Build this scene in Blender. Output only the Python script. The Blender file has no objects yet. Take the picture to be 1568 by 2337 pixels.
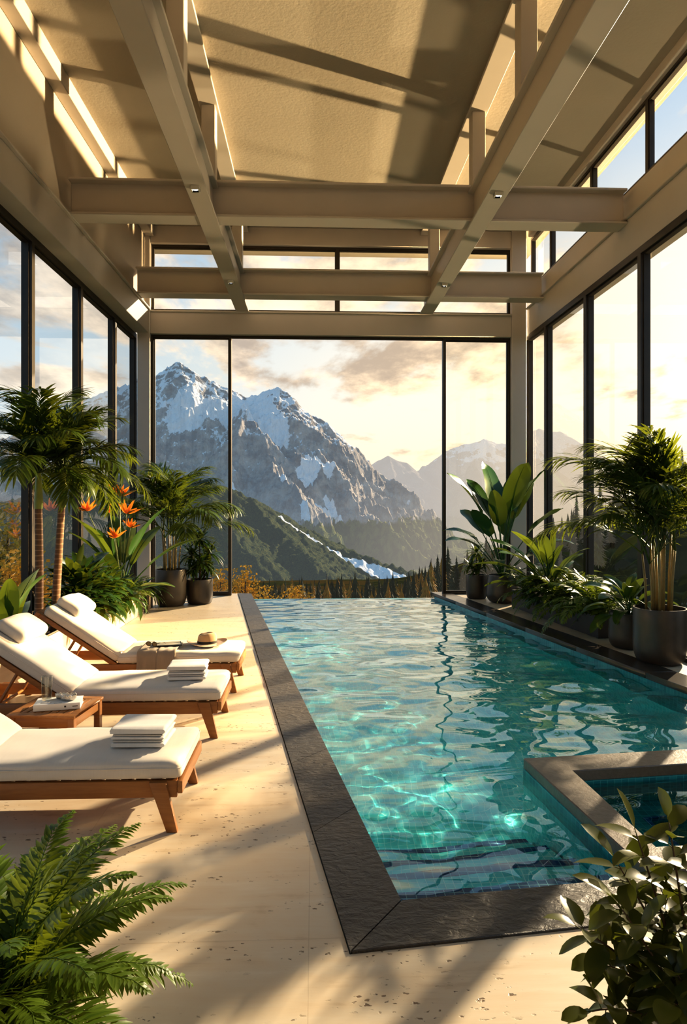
import bpy, bmesh, math, random
import numpy as np
from mathutils import Vector, Matrix, Euler
PI = math.pi
R = math.radians
sc = bpy.context.scene
COL = sc.collection
rnd = random.Random(7)

# ------------------------------------------------------------------ helpers
class MB:
    """collects shapes, then links them as one mesh object"""
    def __init__(s): s.v = []; s.f = []
    def add(s, vs, fs):
        b = len(s.v); s.v.extend([tuple(p) for p in vs]); s.f.extend([tuple(b+i for i in q) for q in fs]); return s
    def box(s, x0, x1, y0, y1, z0, z1, mat=None):
        vs = [(x0,y0,z0),(x1,y0,z0),(x1,y1,z0),(x0,y1,z0),(x0,y0,z1),(x1,y0,z1),(x1,y1,z1),(x0,y1,z1)]
        if mat is not None: vs = [mat @ Vector(p) for p in vs]
        return s.add(vs, [(3,2,1,0),(4,5,6,7),(0,1,5,4),(1,2,6,5),(2,3,7,6),(3,0,4,7)])
    def prism(s, poly, z0, z1):
        n = len(poly)
        a = sum(poly[i][0]*poly[(i+1)%n][1]-poly[(i+1)%n][0]*poly[i][1] for i in range(n))
        if a < 0: poly = poly[::-1]
        vs = [(x,y,z0) for x,y in poly]+[(x,y,z1) for x,y in poly]
        return s.add(vs, [tuple(range(n))[::-1], tuple(range(n,2*n))]+[(i,(i+1)%n,n+(i+1)%n,n+i) for i in range(n)])
    def tube(s, pts, rad, n=6, cap=True):
        pts = [Vector(p) for p in pts]; m = len(pts)
        if not hasattr(rad, '__len__'): rad = [rad]*m
        vs = []; ref = Vector((0.31,0.2,0.93))
        for i,p in enumerate(pts):
            t = (pts[min(i+1,m-1)]-pts[max(i-1,0)]).normalized()
            if abs(t.dot(ref)) > .97: ref = Vector((1,0,0))
            a = t.cross(ref).normalized(); b = t.cross(a)
            for k in range(n):
                q = 2*PI*k/n; vs.append(p+rad[i]*(math.cos(q)*a+math.sin(q)*b))
        fs = [(i*n+k, i*n+(k+1)%n, (i+1)*n+(k+1)%n, (i+1)*n+k) for i in range(m-1) for k in range(n)]
        if cap: fs += [tuple(range(n))[::-1], tuple((m-1)*n+k for k in range(n))]
        return s.add(vs, fs)
    def lathe(s, prof, n=28, c=(0,0,0), sx=1, sy=1):
        vs = []; m = len(prof)
        for r,z in prof:
            for k in range(n):
                q = 2*PI*k/n; vs.append((c[0]+sx*r*math.cos(q), c[1]+sy*r*math.sin(q), c[2]+z))
        fs = [(i*n+k, i*n+(k+1)%n, (i+1)*n+(k+1)%n, (i+1)*n+k) for i in range(m-1) for k in range(n)]
        if prof[0][0] > 0: fs.append(tuple(range(n))[::-1])
        if prof[-1][0] > 0: fs.append(tuple((m-1)*n+k for k in range(n)))
        return s.add(vs, fs)
    def blade(s, p, d, up, L, W, droop=.5, fold=.25, n=5, prof=(.7,1.1), twist=0, wav=0):
        """a leaf blade with a folded midrib, drooping along its length"""
        p = Vector(p); d = Vector(d).normalized(); up = Vector(up)
        side = d.cross(up)
        side = side.normalized() if side.length > 1e-4 else Vector((1,0,0))
        up = side.cross(d).normalized()
        a, b = prof; pk = (a/(a+b))**a*(b/(a+b))**b
        vs = []; st = L/n
        for i in range(n+1):
            t = i/n
            w = W*.5*max(.03, (t**a)*((1-t)**b)/pk) if 0 < t < 1 else W*.02
            sd = side
            if twist: sd = (Matrix.Rotation(twist*t, 3, d) @ side)
            nn = sd.cross(d).normalized()
            wv = wav*math.sin(t*9+p.x*7)*W
            vs += [p - sd*w + nn*(w*fold+wv), p, p + sd*w + nn*(w*fold-wv)]
            ang = -droop/n
            d = (Matrix.Rotation(ang, 3, side) @ d).normalized()
            p = p + d*st
        fs = []
        for i in range(n):
            q = i*3
            fs += [(q,q+1,q+4,q+3),(q+1,q+2,q+5,q+4)]
        return s.add(vs, fs)
    def mesh(s, name, mat, smooth=None, bevel=0, seg=2):
        me = bpy.data.meshes.new(name)
        me.from_pydata([tuple(p) for p in s.v], [], s.f); me.update()
        if bevel:
            bm = bmesh.new(); bm.from_mesh(me)
            bmesh.ops.remove_doubles(bm, verts=bm.verts, dist=1e-5)
            es = [e for e in bm.edges if len(e.link_faces) == 2 and e.calc_face_angle(0) > R(28)]
            bmesh.ops.bevel(bm, geom=es, offset=bevel, segments=seg, profile=.5, affect='EDGES', clamp_overlap=True)
            bm.to_mesh(me); bm.free()
            smooth = 40 if smooth is None else smooth
        if smooth is not None:
            me.polygons.foreach_set('use_smooth', [True]*len(me.polygons))
            if smooth < 180: me.set_sharp_from_angle(angle=R(smooth))
        if mat: me.materials.append(mat)
        return me
    def build(s, name, mat, parent=None, smooth=None, bevel=0, seg=2, loc=None):
        return link(name, s.mesh(name, mat, smooth, bevel, seg), parent, loc)

def link(name, me, parent=None, loc=None, rot=None, scale=None):
    o = bpy.data.objects.new(name, me); COL.objects.link(o)
    if parent is not None: o.parent = parent
    if loc is not None: o.location = loc
    if rot is not None: o.rotation_euler = rot
    if scale is not None: o.scale = (scale,)*3 if not hasattr(scale,'__len__') else scale
    return o
def tag(o, label=None, cat=None, group=None, kind=None):
    if label: o['label'] = label
    if cat: o['category'] = cat
    if group: o['group'] = group
    if kind: o['kind'] = kind
    return o
def thing(name, label, cat, loc=(0,0,0), rz=0, group=None, kind=None):
    o = bpy.data.objects.new(name, None); COL.objects.link(o)
    o.location = loc; o.rotation_euler = (0,0,rz); o.empty_display_size = .1
    return tag(o, label, cat, group, kind)
def struct(o, label, cat): return tag(o, label, cat, None, 'structure')
def copy_tree(o, parent=None):
    kids = [c for c in bpy.data.objects if c.parent == o]
    c = o.copy(); COL.objects.link(c)
    if parent is not None: c.parent = parent
    for k in kids: copy_tree(k, c)
    return c

# ------------------------------------------------------------------ node helpers
NT = None
def setin(nd, key, val):
    s = nd.inputs[key]
    if isinstance(val, bpy.types.NodeSocket): NT.links.new(val, s)
    elif val is not None:
        if s.type == 'RGBA' and len(val) == 3: val = (*val, 1)
        s.default_value = val
def N(typ, ins=None, out=0, **props):
    nd = NT.nodes.new(typ)
    for k,v in props.items(): setattr(nd, k, v)
    for k,v in (ins or {}).items(): setin(nd, k, v)
    return nd.outputs[out] if out is not None else nd
def M(op, a, b=None, c=None, clamp=False):
    nd = NT.nodes.new('ShaderNodeMath'); nd.operation = op; nd.use_clamp = clamp
    for i,v in enumerate((a,b,c)):
        if v is not None: setin(nd, i, v)
    return nd.outputs[0]
def VM(op, a, b=None, out=0):
    nd = NT.nodes.new('ShaderNodeVectorMath'); nd.operation = op
    setin(nd, 0, a)
    if b is not None: setin(nd, 1, b)
    return nd.outputs[out]
def mix(f, a, b, mode='MIX'):
    nd = NT.nodes.new('ShaderNodeMix'); nd.data_type = 'RGBA'; nd.blend_type = mode
    setin(nd, 0, f); setin(nd, 6, a); setin(nd, 7, b)
    return nd.outputs[2]
def ss(x, a, b):       # smooth step
    nd = NT.nodes.new('ShaderNodeMapRange'); nd.interpolation_type = 'SMOOTHSTEP'
    setin(nd, 0, x); setin(nd, 1, a); setin(nd, 2, b)
    return nd.outputs[0]
def xyz(v):
    nd = NT.nodes.new('ShaderNodeSeparateXYZ'); setin(nd, 0, v); return nd.outputs
def vec(x, y, z):
    nd = NT.nodes.new('ShaderNodeCombineXYZ')
    for i,v in enumerate((x,y,z)): setin(nd, i, v)
    return nd.outputs[0]
def noise(v, scale, detail=3, rough=.5, out=0, dist=0):
    return N('ShaderNodeTexNoise', {'Vector': v, 'Scale': scale, 'Detail': detail, 'Roughness': rough, 'Distortion': dist}, out)
def bump(h, strength=.3, dist=.01):
    return N('ShaderNodeBump', {'Height': h, 'Strength': strength, 'Distance': dist})
def ocoord(): return N('ShaderNodeTexCoord', out=3)
def wpos(): return N('ShaderNodeNewGeometry', out=0)
def newmat(name):
    global NT
    m = bpy.data.materials.new(name); m.use_nodes = True; NT = m.node_tree; NT.nodes.clear()
    return m
def out(sh):
    o = NT.nodes.new('ShaderNodeOutputMaterial'); NT.links.new(sh, o.inputs[0])
def pbr(col, rough=.5, metal=0, normal=None, **kw):
    ins = {'Base Color': col, 'Roughness': rough, 'Metallic': metal}
    ins.update(kw)
    if normal is not None: ins['Normal'] = normal
    return N('ShaderNodeBsdfPrincipled', ins)
def simple(name, col, rough=.5, metal=0, var=.12, scale=8, bmp=0, bscale=60):
    m = newmat(name); c = ocoord(); n = noise(c, scale, 3)
    cc = mix(n, tuple(x*(1-var) for x in col), tuple(min(1,x*(1+var)) for x in col))
    out(pbr(cc, rough, metal, bump(noise(c, bscale, 4), bmp, .01) if bmp else None))
    return m

# ------------------------------------------------------------------ materials
MT = {}
def build_materials():
    # painted plaster and painted steel
    m = MT['ceiling'] = newmat('ceiling_plaster'); p = wpos()
    c = mix(noise(p, 1.3, 4), (.34,.305,.25), (.40,.36,.30))
    out(pbr(c, .75, 0, bump(noise(p, 22, 6, .65), .45, .006)))
    m = MT['beam'] = newmat('beam_paint'); p = wpos()
    c = mix(noise(p, 2.0, 4), (.49,.445,.395), (.56,.51,.46))
    out(pbr(c, .5, 0, bump(noise(p, 40, 3), .08, .004)))
    m = MT['wall'] = newmat('wall_plaster'); p = wpos()
    c = mix(noise(p, 1.6, 4), (.44,.38,.31), (.52,.45,.37))
    out(pbr(c, .7, 0, bump(noise(p, 30, 4), .15, .006)))
    m = MT['frame'] = newmat('dark_bronze'); p = wpos()
    out(pbr(mix(noise(p, 6), (.030,.025,.020), (.05,.042,.034)), .42, .3))
    # glass pane
    m = MT['pane'] = newmat('window_glass')
    fc = N('ShaderNodeLayerWeight', {'Blend': .5}, out=1)
    fr = M('ADD', M('MULTIPLY', M('POWER', fc, 5), .92), .05)
    tr = N('ShaderNodeBsdfTransparent', {'Color': (.97,.985,.98)})
    gl = N('ShaderNodeBsdfGlossy', {'Color': (1,1,1), 'Roughness': 0.0})
    out(N('ShaderNodeMixShader', {0: fr, 1: tr, 2: gl}))
    # travertine floor
    m = MT['floor'] = newmat('travertine'); p = wpos()
    s = xyz(p)
    st = vec(M('MULTIPLY', s[0], .55), M('MULTIPLY', s[1], 8.0), s[2])
    wrp = noise(p, 1.7, 3)
    n1 = noise(VM('ADD', st, vec(0, M('MULTIPLY', wrp, .55), 0)), 2.0, 7, .66)
    n2 = noise(p, .9, 3)
    n3 = noise(vec(M('MULTIPLY', s[0], .8), M('MULTIPLY', s[1], 1.8), 0), 3.2, 6, .6, dist=.8)
    mx = M('ADD', M('MULTIPLY', n1, .55), M('MULTIPLY', n3, .45))
    cr = N('ShaderNodeValToRGB', {0: mx}, out=None); e = cr.color_ramp.elements
    e[0].position = .30; e[0].color = (.50,.37,.225,1); e[1].position = .68; e[1].color = (.74,.655,.52,1)
    k = e.new(.44); k.color = (.68,.56,.40,1); k = e.new(.55); k.color = (.69,.59,.44,1)
    c = mix(M('MULTIPLY', n2, .30), cr.outputs[0], (.74,.58,.40), 'MULTIPLY')
    # pits: ragged little holes strung along the bedding
    wob = noise(p, 55, 2, out=1)
    pv = VM('ADD', vec(M('MULTIPLY', s[0], .5), s[1], s[2]), VM('SCALE', wob)); pv.node.inputs[1].links[0].from_node.inputs['Scale'].default_value = .020
    vo = N('ShaderNodeTexVoronoi', {'Vector': pv, 'Scale': 42, 'Randomness': 1}, out=0)
    rare = ss(noise(vec(M('MULTIPLY', s[0], .6), M('MULTIPLY', s[1], 2.6), 0), 2.2, 4, .6), .47, .60)
    sz = M('MULTIPLY', M('POWER', noise(pv, 38, 1), 2.0), .85)
    pit = M('MULTIPLY', M('SUBTRACT', 1, ss(vo, M('MULTIPLY', sz, .5), sz)), rare)
    c = mix(M('MULTIPLY', pit, .9), c, (.11,.06,.028))
    # slab joints
    jx = M('ABSOLUTE', M('SUBTRACT', M('FRACT', M('ADD', M('DIVIDE', s[0], 1.2), .02)), .5))
    jy = M('ABSOLUTE', M('SUBTRACT', M('FRACT', M('ADD', M('DIVIDE', s[1], 1.8), .44)), .5))
    j = M('MAXIMUM', M('GREATER_THAN', jx, .4982), M('GREATER_THAN', jy, .4988))
    c = mix(M('MULTIPLY', j, .28), c, (.35,.25,.15))
    h = M('SUBTRACT', M('MULTIPLY', n1, .3), M('ADD', pit, M('MULTIPLY', j, .4)))
    out(pbr(c, M('ADD', .30, M('MULTIPLY', n1, .25)), 0, bump(h, .35, .006)))
    # slate coping
    m = MT['slate'] = newmat('dark_slate'); p = wpos(); s = xyz(p)
    n1 = noise(vec(M('MULTIPLY', s[0], 1), M('MULTIPLY', s[1], 1.8), s[2]), 14, 6, .6, dist=.6)
    n2 = noise(p, 1.6, 4)
    c = mix(n1, (.026,.024,.022), (.085,.078,.070)); c = mix(M('MULTIPLY', n2, .5), c, (.07,.055,.038))
    out(pbr(c, M('ADD', .34, M('MULTIPLY', n2, .2)), 0, bump(n1, .75, .018)))
    m = MT['granite'] = newmat('dark_granite'); p = wpos()
    n1 = noise(p, 90, 4, .7); n2 = noise(p, 3, 3)
    c = mix(n1, (.022,.020,.018), (.075,.062,.05)); c = mix(M('MULTIPLY', n2, .6), c, (.06,.045,.033))
    out(pbr(c, .22, 0, bump(noise(p, 30, 4), .18, .004)))
    m = MT['spa_stone'] = newmat('brown_stone'); p = wpos()
    n1 = noise(p, 26, 6, .65); n2 = noise(p, 3, 4)
    c = mix(n1, (.10,.085,.07), (.25,.21,.17)); c = mix(M('MULTIPLY', n2, .4), c, (.17,.125,.08))
    out(pbr(c, .34, 0, bump(n1, .4, .008)))
    # mosaic tiles
    def tile(name, ca, cb, grout, sc_=20):
        m = newmat(name); p = wpos(); g = N('ShaderNodeNewGeometry', out=1); nn = xyz(VM('ABSOLUTE', g))
        q = VM('SCALE', p); q.node.inputs['Scale'].default_value = sc_
        fr = xyz(VM('FRACTION', q)); fl = VM('FLOOR', VM('ADD', q, (.01,.01,.01)))
        w = None
        for i in range(3):
            l = M('MULTIPLY', M('LESS_THAN', fr[i], .085), M('LESS_THAN', nn[i], .5))
            w = l if w is None else M('MAXIMUM', w, l)
        wn = N('ShaderNodeTexWhiteNoise', {'Vector': fl}, noise_dimensions='3D')
        c = mix(wn, ca, cb)
        c = mix(w, c, grout)
        out(pbr(c, .3)); return m
    MT['tile'] = tile('turquoise_mosaic', (.05,.62,.68), (.14,.84,.87), (.45,.93,.93))
    MT['tile_dark'] = tile('blue_mosaic', (.010,.05,.17), (.03,.11,.30), (.22,.42,.55))
    MT['tile_teal'] = tile('teal_mosaic', (.012,.17,.20), (.03,.29,.32), (.08,.38,.40))
    # water
    for nm, tint in (('water', (.84,.985,.985)), ('spa_water', (.62,.93,.93))):
        m = MT[nm] = newmat('pool_'+nm)
        g = N('ShaderNodeBsdfGlass', {'Color': tint, 'Roughness': 0.0, 'IOR': 1.33})
        fc = N('ShaderNodeLayerWeight', {'Blend': .5}, out=1)
        f = M('MULTIPLY', M('POWER', fc, 4.5), .66)
        out(N('ShaderNodeMixShader', {0: f, 1: g, 2: N('ShaderNodeBsdfGlossy', {'Color': (1,1,1), 'Roughness': 0.0})}))
    # teak
    m = MT['teak'] = newmat('teak'); c = ocoord(); s = xyz(c)
    st = vec(M('MULTIPLY', s[0], 1.2), M('MULTIPLY', s[1], 16), M('MULTIPLY', s[2], 16))
    n = noise(st, 3.0, 6, .65, dist=.6)
    col = mix(n, (.15,.050,.012), (.46,.195,.052)); col = mix(M('MULTIPLY', noise(c, 2.2, 2), .4), col, (.24,.09,.026))
    out(pbr(col, .42, 0, bump(n, .12, .003)))
    m = MT['teak_y'] = newmat('teak_cross'); c = ocoord(); s = xyz(c)
    st = vec(M('MULTIPLY', s[0], 16), M('MULTIPLY', s[1], 1.2), M('MULTIPLY', s[2], 16))
    n = noise(st, 3.0, 6, .65, dist=.6)
    col = mix(n, (.17,.06,.014), (.48,.21,.06))
    out(pbr(col, .42, 0, bump(n, .12, .003)))
    # fabrics
    def fabric(name, ca, cb, sc_=2600, b=.12):
        m = newmat(name); c = ocoord(); s = xyz(c)
        a = M('SINE', M('MULTIPLY', s[0], sc_)); d = M('SINE', M('MULTIPLY', s[1], sc_))
        n = noise(c, 9, 4); f = noise(vec(M('MULTIPLY', s[0], 30), M('MULTIPLY', s[1], 2), M('MULTIPLY', s[2], 2)), 6, 3)
        col = mix(M('MULTIPLY', M('ADD', n, f), .5), ca, cb)
        h = M('ADD', M('MULTIPLY', M('MULTIPLY', a, d), .12), noise(c, 14, 3))
        out(pbr(col, .9, 0, bump(h, b, .004), **{'Sheen Weight': .25})); return m
    MT['cushion'] = fabric('cream_canvas', (.56,.50,.425), (.67,.61,.53))
    MT['towel'] = fabric('white_terry', (.64,.60,.54), (.76,.72,.66), 2200, .3)
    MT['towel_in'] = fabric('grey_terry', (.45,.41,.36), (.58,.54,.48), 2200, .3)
    MT['throw'] = fabric('taupe_linen', (.20,.155,.115), (.31,.25,.19), 2200, .25)
    MT['straw'] = fabric('tan_felt', (.40,.255,.13), (.52,.345,.19), 1200, .2)
    MT['black'] = simple('black_plastic', (.012,.011,.010), .35)
    MT['ribbon'] = simple('black_ribbon', (.010,.008,.007), .7)
    MT['lens'] = simple('dark_lens', (.015,.014,.013), .08)
    MT['screen'] = simple('pale_screen', (.55,.52,.46), .15, var=.25, scale=12)
    MT['paper'] = simple('book_paper', (.80,.77,.72), .7, var=.06)
    MT['pages'] = simple('book_pages', (.66,.61,.54), .8, var=.15, scale=90)
    MT['ink'] = simple('dark_ink', (.03,.022,.018), .6)
    MT['silver'] = simple('chased_silver', (.60,.57,.52), .25, .9, .3, 60, .6, 120)
    m = MT['clear'] = newmat('clear_glass')
    fr = M('POWER', N('ShaderNodeLayerWeight', {'Blend': .5}, out=1), 4)
    out(N('ShaderNodeMixShader', {0: M('ADD', M('MULTIPLY', fr, .8), .05), 1: N('ShaderNodeBsdfTransparent', {'Color': (.93,.94,.93)}), 2: N('ShaderNodeBsdfGlossy', {'Roughness': .02})}))
    m = MT['drink'] = newmat('drinking_water')
    out(N('ShaderNodeMixShader', {0: .08, 1: N('ShaderNodeBsdfTransparent', {'Color': (.80,.78,.72)}), 2: N('ShaderNodeBsdfGlossy', {'Roughness': .02})}))
    # pots
    m = MT['pot'] = newmat('dark_glazed_pot'); c = ocoord()
    n = noise(c, 7, 5)
    out(pbr(mix(n, (.030,.026,.022), (.085,.068,.052)), .38, .15, bump(noise(c, 50, 4), .1, .003)))
    m = MT['planter'] = newmat('travertine_planter'); p = wpos(); s = xyz(p)
    n = noise(vec(s[0], M('MULTIPLY', s[1], .6), M('MULTIPLY', s[2], 6)), 3, 5)
    out(pbr(mix(n, (.52,.39,.25), (.70,.57,.41)), .6, 0, bump(n, .2, .006)))
    MT['planter_dark'] = simple('charcoal_planter', (.028,.025,.022), .5, var=.3)
    MT['soil'] = simple('soil', (.045,.028,.016), .95, var=.5, scale=40, bmp=.9, bscale=60)
    # leaves
    def leaf(name, ca, cb, rough=.35, trans=.28, tcol=None):
        m = newmat(name); c = ocoord()
        oi = N('ShaderNodeObjectInfo', out=5)
        n = noise(VM('ADD', c, vec(oi, M('MULTIPLY', oi, 7), 0)), 5, 2)
        f = M('MULTIPLY', M('ADD', n, oi), .5)
        col = mix(f, ca, cb)
        b = pbr(col, rough, **{'Specular IOR Level': .38})
        t = N('ShaderNodeBsdfTranslucent', {'Color': mix(.5, col, tcol or (.36,.42,.03))})
        out(N('ShaderNodeMixShader', {0: trans, 1: b, 2: t})); return m
    MT['leaf'] = leaf('palm_leaf', (.018,.046,.008), (.062,.100,.014), .36, .24)
    MT['leaf_dark'] = leaf('dark_leaf', (.010,.034,.009), (.032,.070,.015), .28, .16)
    MT['leaf_broad'] = leaf('broad_leaf', (.016,.058,.014), (.050,.120,.024), .3, .22)
    MT['leaf_banana'] = leaf('banana_leaf', (.012,.050,.014), (.036,.100,.024), .32, .05)
    MT['leaf_fern'] = leaf('fern_leaf', (.034,.085,.008), (.115,.175,.018), .42, .34)
    MT['leaf_bright'] = leaf('bright_leaf', (.07,.15,.02), (.17,.25,.035), .4, .38)
    MT['leaf_shrub'] = leaf('ficus_leaf', (.030,.046,.010), (.110,.115,.030), .28, .24)
    MT['stem'] = simple('green_stem', (.13,.16,.04), .5, var=.4)
    MT['cane'] = simple('tan_cane', (.26,.19,.07), .5, var=.4)
    MT['woody'] = simple('brown_twig', (.07,.042,.02), .7, var=.3)
    m = MT['trunk'] = newmat('ringed_trunk'); c = ocoord(); s = xyz(c)
    w = M('FRACT', M('MULTIPLY', M('ADD', s[2], M('MULTIPLY', noise(c, 9, 2), .02)), 17))
    ring = M('LESS_THAN', w, .22)
    col = mix(noise(c, 25, 4), (.085,.042,.02), (.20,.105,.05)); col = mix(M('MULTIPLY', ring, .7), col, (.36,.22,.12))
    out(pbr(col, .7, 0, bump(w, .5, .01)))
    MT['shaft'] = simple('green_crownshaft', (.23,.27,.055), .4, var=.35, scale=5)
    m = MT['petal'] = newmat('orange_petal'); c = ocoord()
    col = mix(noise(c, 14, 2), (.80,.13,.012), (.95,.36,.03))
    out(N('ShaderNodeMixShader', {0: .35, 1: pbr(col, .45), 2: N('ShaderNodeBsdfTranslucent', {'Color': (1,.3,.03)})}))
    MT['bract'] = simple('flower_bract', (.12,.09,.035), .4, var=.5)
    m = MT['emit'] = newmat('lamp_lens')
    out(N('ShaderNodeEmission', {'Color': (1,.92,.75), 'Strength': 9}))
    MT['chrome'] = simple('white_trim_ring', (.70,.66,.58), .3, .2)
build_materials()
# ------------------------------------------------------------------ the building
XL, XR, YB, YF = -3.5, 4.25, 13.35, -4.0
YLM = [-3.9,-1.86,-.14,1.58,3.30,5.02,6.74,8.46,10.20,11.92,13.30]
YRM = [-3.9,-2.2,-.4,1.4,3.2,5.0,6.8,8.6,10.37,12.19,13.30]
XA0, XA1, XB0, XB1 = -1.52, -1.27, 2.06, 2.32
def build_shell():
    # travertine deck around the pool
    b = MB()
    b.prism([(-3.7,13.6),(-3.7,2.705),(.14,2.705),(-1.53,13.6)], -.25, 0)
    b.prism([(-3.7,2.705),(-3.7,YF),(4.6,YF),(4.6,3.25),(.143,2.705)], -.25, 0)
    b.prism([(2.62,13.6),(4.6,13.6),(4.6,3.25),(4.05,3.18),(4.15,4.9)], -.25, 0)
    struct(b.build('floor', MT['floor']), 'beige travertine pool deck running around the pool', 'floor')
    b = MB(); b.box(-4.0,4.65,YF-.3,14.75,7.15,7.40)
    struct(b.build('ceiling', MT['ceiling']), 'flat textured plaster ceiling above the pool hall', 'ceiling')
    b = MB(); b.box(-3.46,-3.25,YF,13.3,5.55,7.15)
    struct(b.build('wall_left', MT['wall']), 'plain beige upper wall above the left windows', 'wall')
    b = MB(); b.box(-3.9,4.6,YF-.25,YF,-.2,7.15)
    struct(b.build('wall_front', MT['wall']), 'plain wall behind the viewer, opposite the open pool end', 'wall')
    # header beams over the windows
    def beam(name, label, shapes, bev=.008):
        b = MB()
        for q in shapes: b.box(*q)
        return struct(b.build(name, MT['beam'], bevel=bev, seg=1), label, 'beam')
    beam('header_beam', 'long beige header beam above the left windows', [(-3.62,-3.19,YF,13.2,5.07,5.52),(-3.62,-3.15,YF,13.2,5.52,5.555)])
    beam('header_beam', 'long beige header beam above the right windows', [(4.19,4.55,YF,13.2,5.10,5.60),(4.15,4.55,YF,13.2,5.60,5.635),(4.25,4.5,YF,13.2,5.635,6.03)])
    beam('header_beam', 'beige header beam across the far end above the open wall', [(-3.16,3.87,13.2,13.5,5.06,5.50),(-3.16,3.87,13.15,13.5,5.47,5.505)])
    beam('fascia_beam', 'beige fascia beam under the ceiling at the far end', [(-3.16,3.87,13.22,13.5,6.81,7.15)])
    beam('fascia_beam', 'slim beige beam along the top of the right clerestory', [(4.2,4.5,YF,13.2,7.03,7.15)])
    beam('cornice_beam', 'slim beige beam where left wall meets ceiling', [(-3.25,-3.08,YF,13.2,6.93,7.15)])
    # columns in the far corners
    for lab,x0,x1 in (('left',-3.40,-3.16),('right',3.87,4.16)):
        beam('column', f'beige square column in the far {lab} corner of the hall', [(x0,x1,13.18,13.5,0,7.15)])
    # I-section cross beams
    for lab,y0 in (('nearer',8.92),('farther',12.25)):
        beam('cross_beam', f'{lab} beige steel cross beam spanning the hall', [(-3.19,4.19,y0+.12,y0+.17,5.56,6.02),(-3.19,4.19,y0,y0+.3,5.54,5.575),(-3.19,4.19,y0,y0+.3,5.985,6.02)])
    # long beams
    for lab,x0,x1 in (('left',XA0,XA1),('right',XB0,XB1)):
        xm = (x0+x1)/2
        beam('long_beam', f'long {lab} beige box beam running towards the mountains', [(x0,x1,YF,13.2,5.50,5.53),(xm-.055,xm+.055,YF,13.2,5.53,5.97),(x0,x1,YF,13.2,5.95,5.985)])
        beam('roof_beam', f'upper beige beam fixed to the ceiling above the {lab} long beam', [(x0+.03,x1-.03,YF,13.2,7.06,7.15),(x0-.0,x1+.0,YF,13.2,7.03,7.065)])
        for wh,yp in (('at the farther cross beam',12.40),('at the nearer cross beam',9.07),('near the viewer',6.95),('overhead at the top edge',5.2)):
            beam('post', f'short beige post on the {lab} long beam {wh}', [(xm-.09,xm+.09,yp-.1,yp+.1,5.985,7.03)])
build_shell()

WN = [0]
def window(label, axis, c, a0, a1, z0, z1, w=.045, dep=.13, wz=.05, top=None):
    """one glazed bay: a frame with a pane in it; axis 'x': the pane lies at x = c and runs along y"""
    WN[0] += 1
    o = thing(f'window_{WN[0]}', label, 'window', ((c,(a0+a1)/2,z0) if axis == 'x' else ((a0+a1)/2,c,z0)), kind='structure')
    L = (a1-a0)/2; H = z1-z0; h = dep/2; tz = top or wz
    b = MB()
    def bx(u0,u1,v0,v1,d=h):
        if axis == 'x': b.box(-d,d,u0,u1,v0,v1)
        else: b.box(u0,u1,-d,d,v0,v1)
    bx(-L,-L+w,0,H); bx(L-w,L,0,H); bx(-L+w,L-w,0,wz); bx(-L+w,L-w,H-tz,H)
    s = .018
    bx(-L+w,-L+w+s,wz,H-tz,.03); bx(L-w-s,L-w,wz,H-tz,.03); bx(-L+w+s,L-w-s,wz,wz+s,.03); bx(-L+w+s,L-w-s,H-tz-s,H-tz,.03)
    b.build('frame', MT['frame'], o)
    b = MB(); u, v0, v1 = L-w-s, wz+s, H-tz-s
    b.add([(0,-u,v0),(0,u,v0),(0,u,v1),(0,-u,v1)] if axis == 'x' else [(-u,0,v0),(u,0,v0),(u,0,v1),(-u,0,v1)], [(0,1,2,3)])
    b.build('pane', MT['pane'], o)
    return o
def build_windows():
    n = len(YLM)-1
    ords = ['first','second','third','fourth','fifth','sixth','seventh','eighth','ninth','tenth']
    for i in range(n):
        window(f'tall dark-framed glass bay in the left wall, {ords[n-1-i]} from the far corner', 'x', XL, YLM[i], YLM[i+1], 0, 5.07, top=.09)
    for i in range(n):
        window(f'tall dark-framed glass bay in the right wall, {ords[n-1-i]} from the far corner', 'x', XR, YRM[i], YRM[i+1], 0, 5.10, top=.09)
        window(f'upper clerestory pane above the right header beam, {ords[n-1-i]} from the far corner', 'x', 4.33, YRM[i], YRM[i+1], 6.03, 7.04, w=.035, dep=.09)
    window('fixed glass panel left of the open pool end', 'y', YB, -3.16, -1.62, 0, 5.06)
    window('fixed glass panel right of the open pool end', 'y', YB, 2.53, 3.87, 0, 5.06)
    window('clerestory pane over the left half of the far wall', 'y', YB, -3.16, .446, 5.50, 6.81, w=.03, dep=.09)
    window('clerestory pane over the right half of the far wall', 'y', YB, .446, 3.87, 5.50, 6.81, w=.03, dep=.09)
    b = MB(); b.box(-1.62,2.53,YB-.05,YB+.05,5.02,5.06)
    struct(b.build('trim_1', MT['frame']), 'thin dark track over the open pool end', 'trim')
build_windows()

# ------------------------------------------------------------------ pool and spa
PA, PS, PC = (.389,3.046), (1.60,3.194), (1.449,4.655)      # near left corner, spa foot, spa corner
def xl(y): return .389 + (-1.205-.389)/(13.2-3.046)*(y-3.046)
def xr(y): return 2.372 - .1777*(y-13.2)
WZ = -.085
def lin(a, b, t): return tuple(a[i]+(b[i]-a[i])*t for i in range(len(a)))
def wave_z(x, y):
    r = np.random.RandomState(11); z = np.zeros_like(x)
    for i in range(46):
        lam = .16*(1.30/.16)**r.rand(); th = r.normal(.15, .60); k = 2*PI/lam
        amp = .0026*lam*(1.0 if lam > .5 else .75)
        ph = r.rand()*2*PI; w = .6*np.sin(x*1.7*r.rand()+y*.9*r.rand()+ph)
        z += amp*np.sin(k*(np.cos(th)*y*1.0+np.sin(th)*x)+ph+w)*(.75+.5*np.sin(.8*x+1.1*y+ph*3))
    return z
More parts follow.
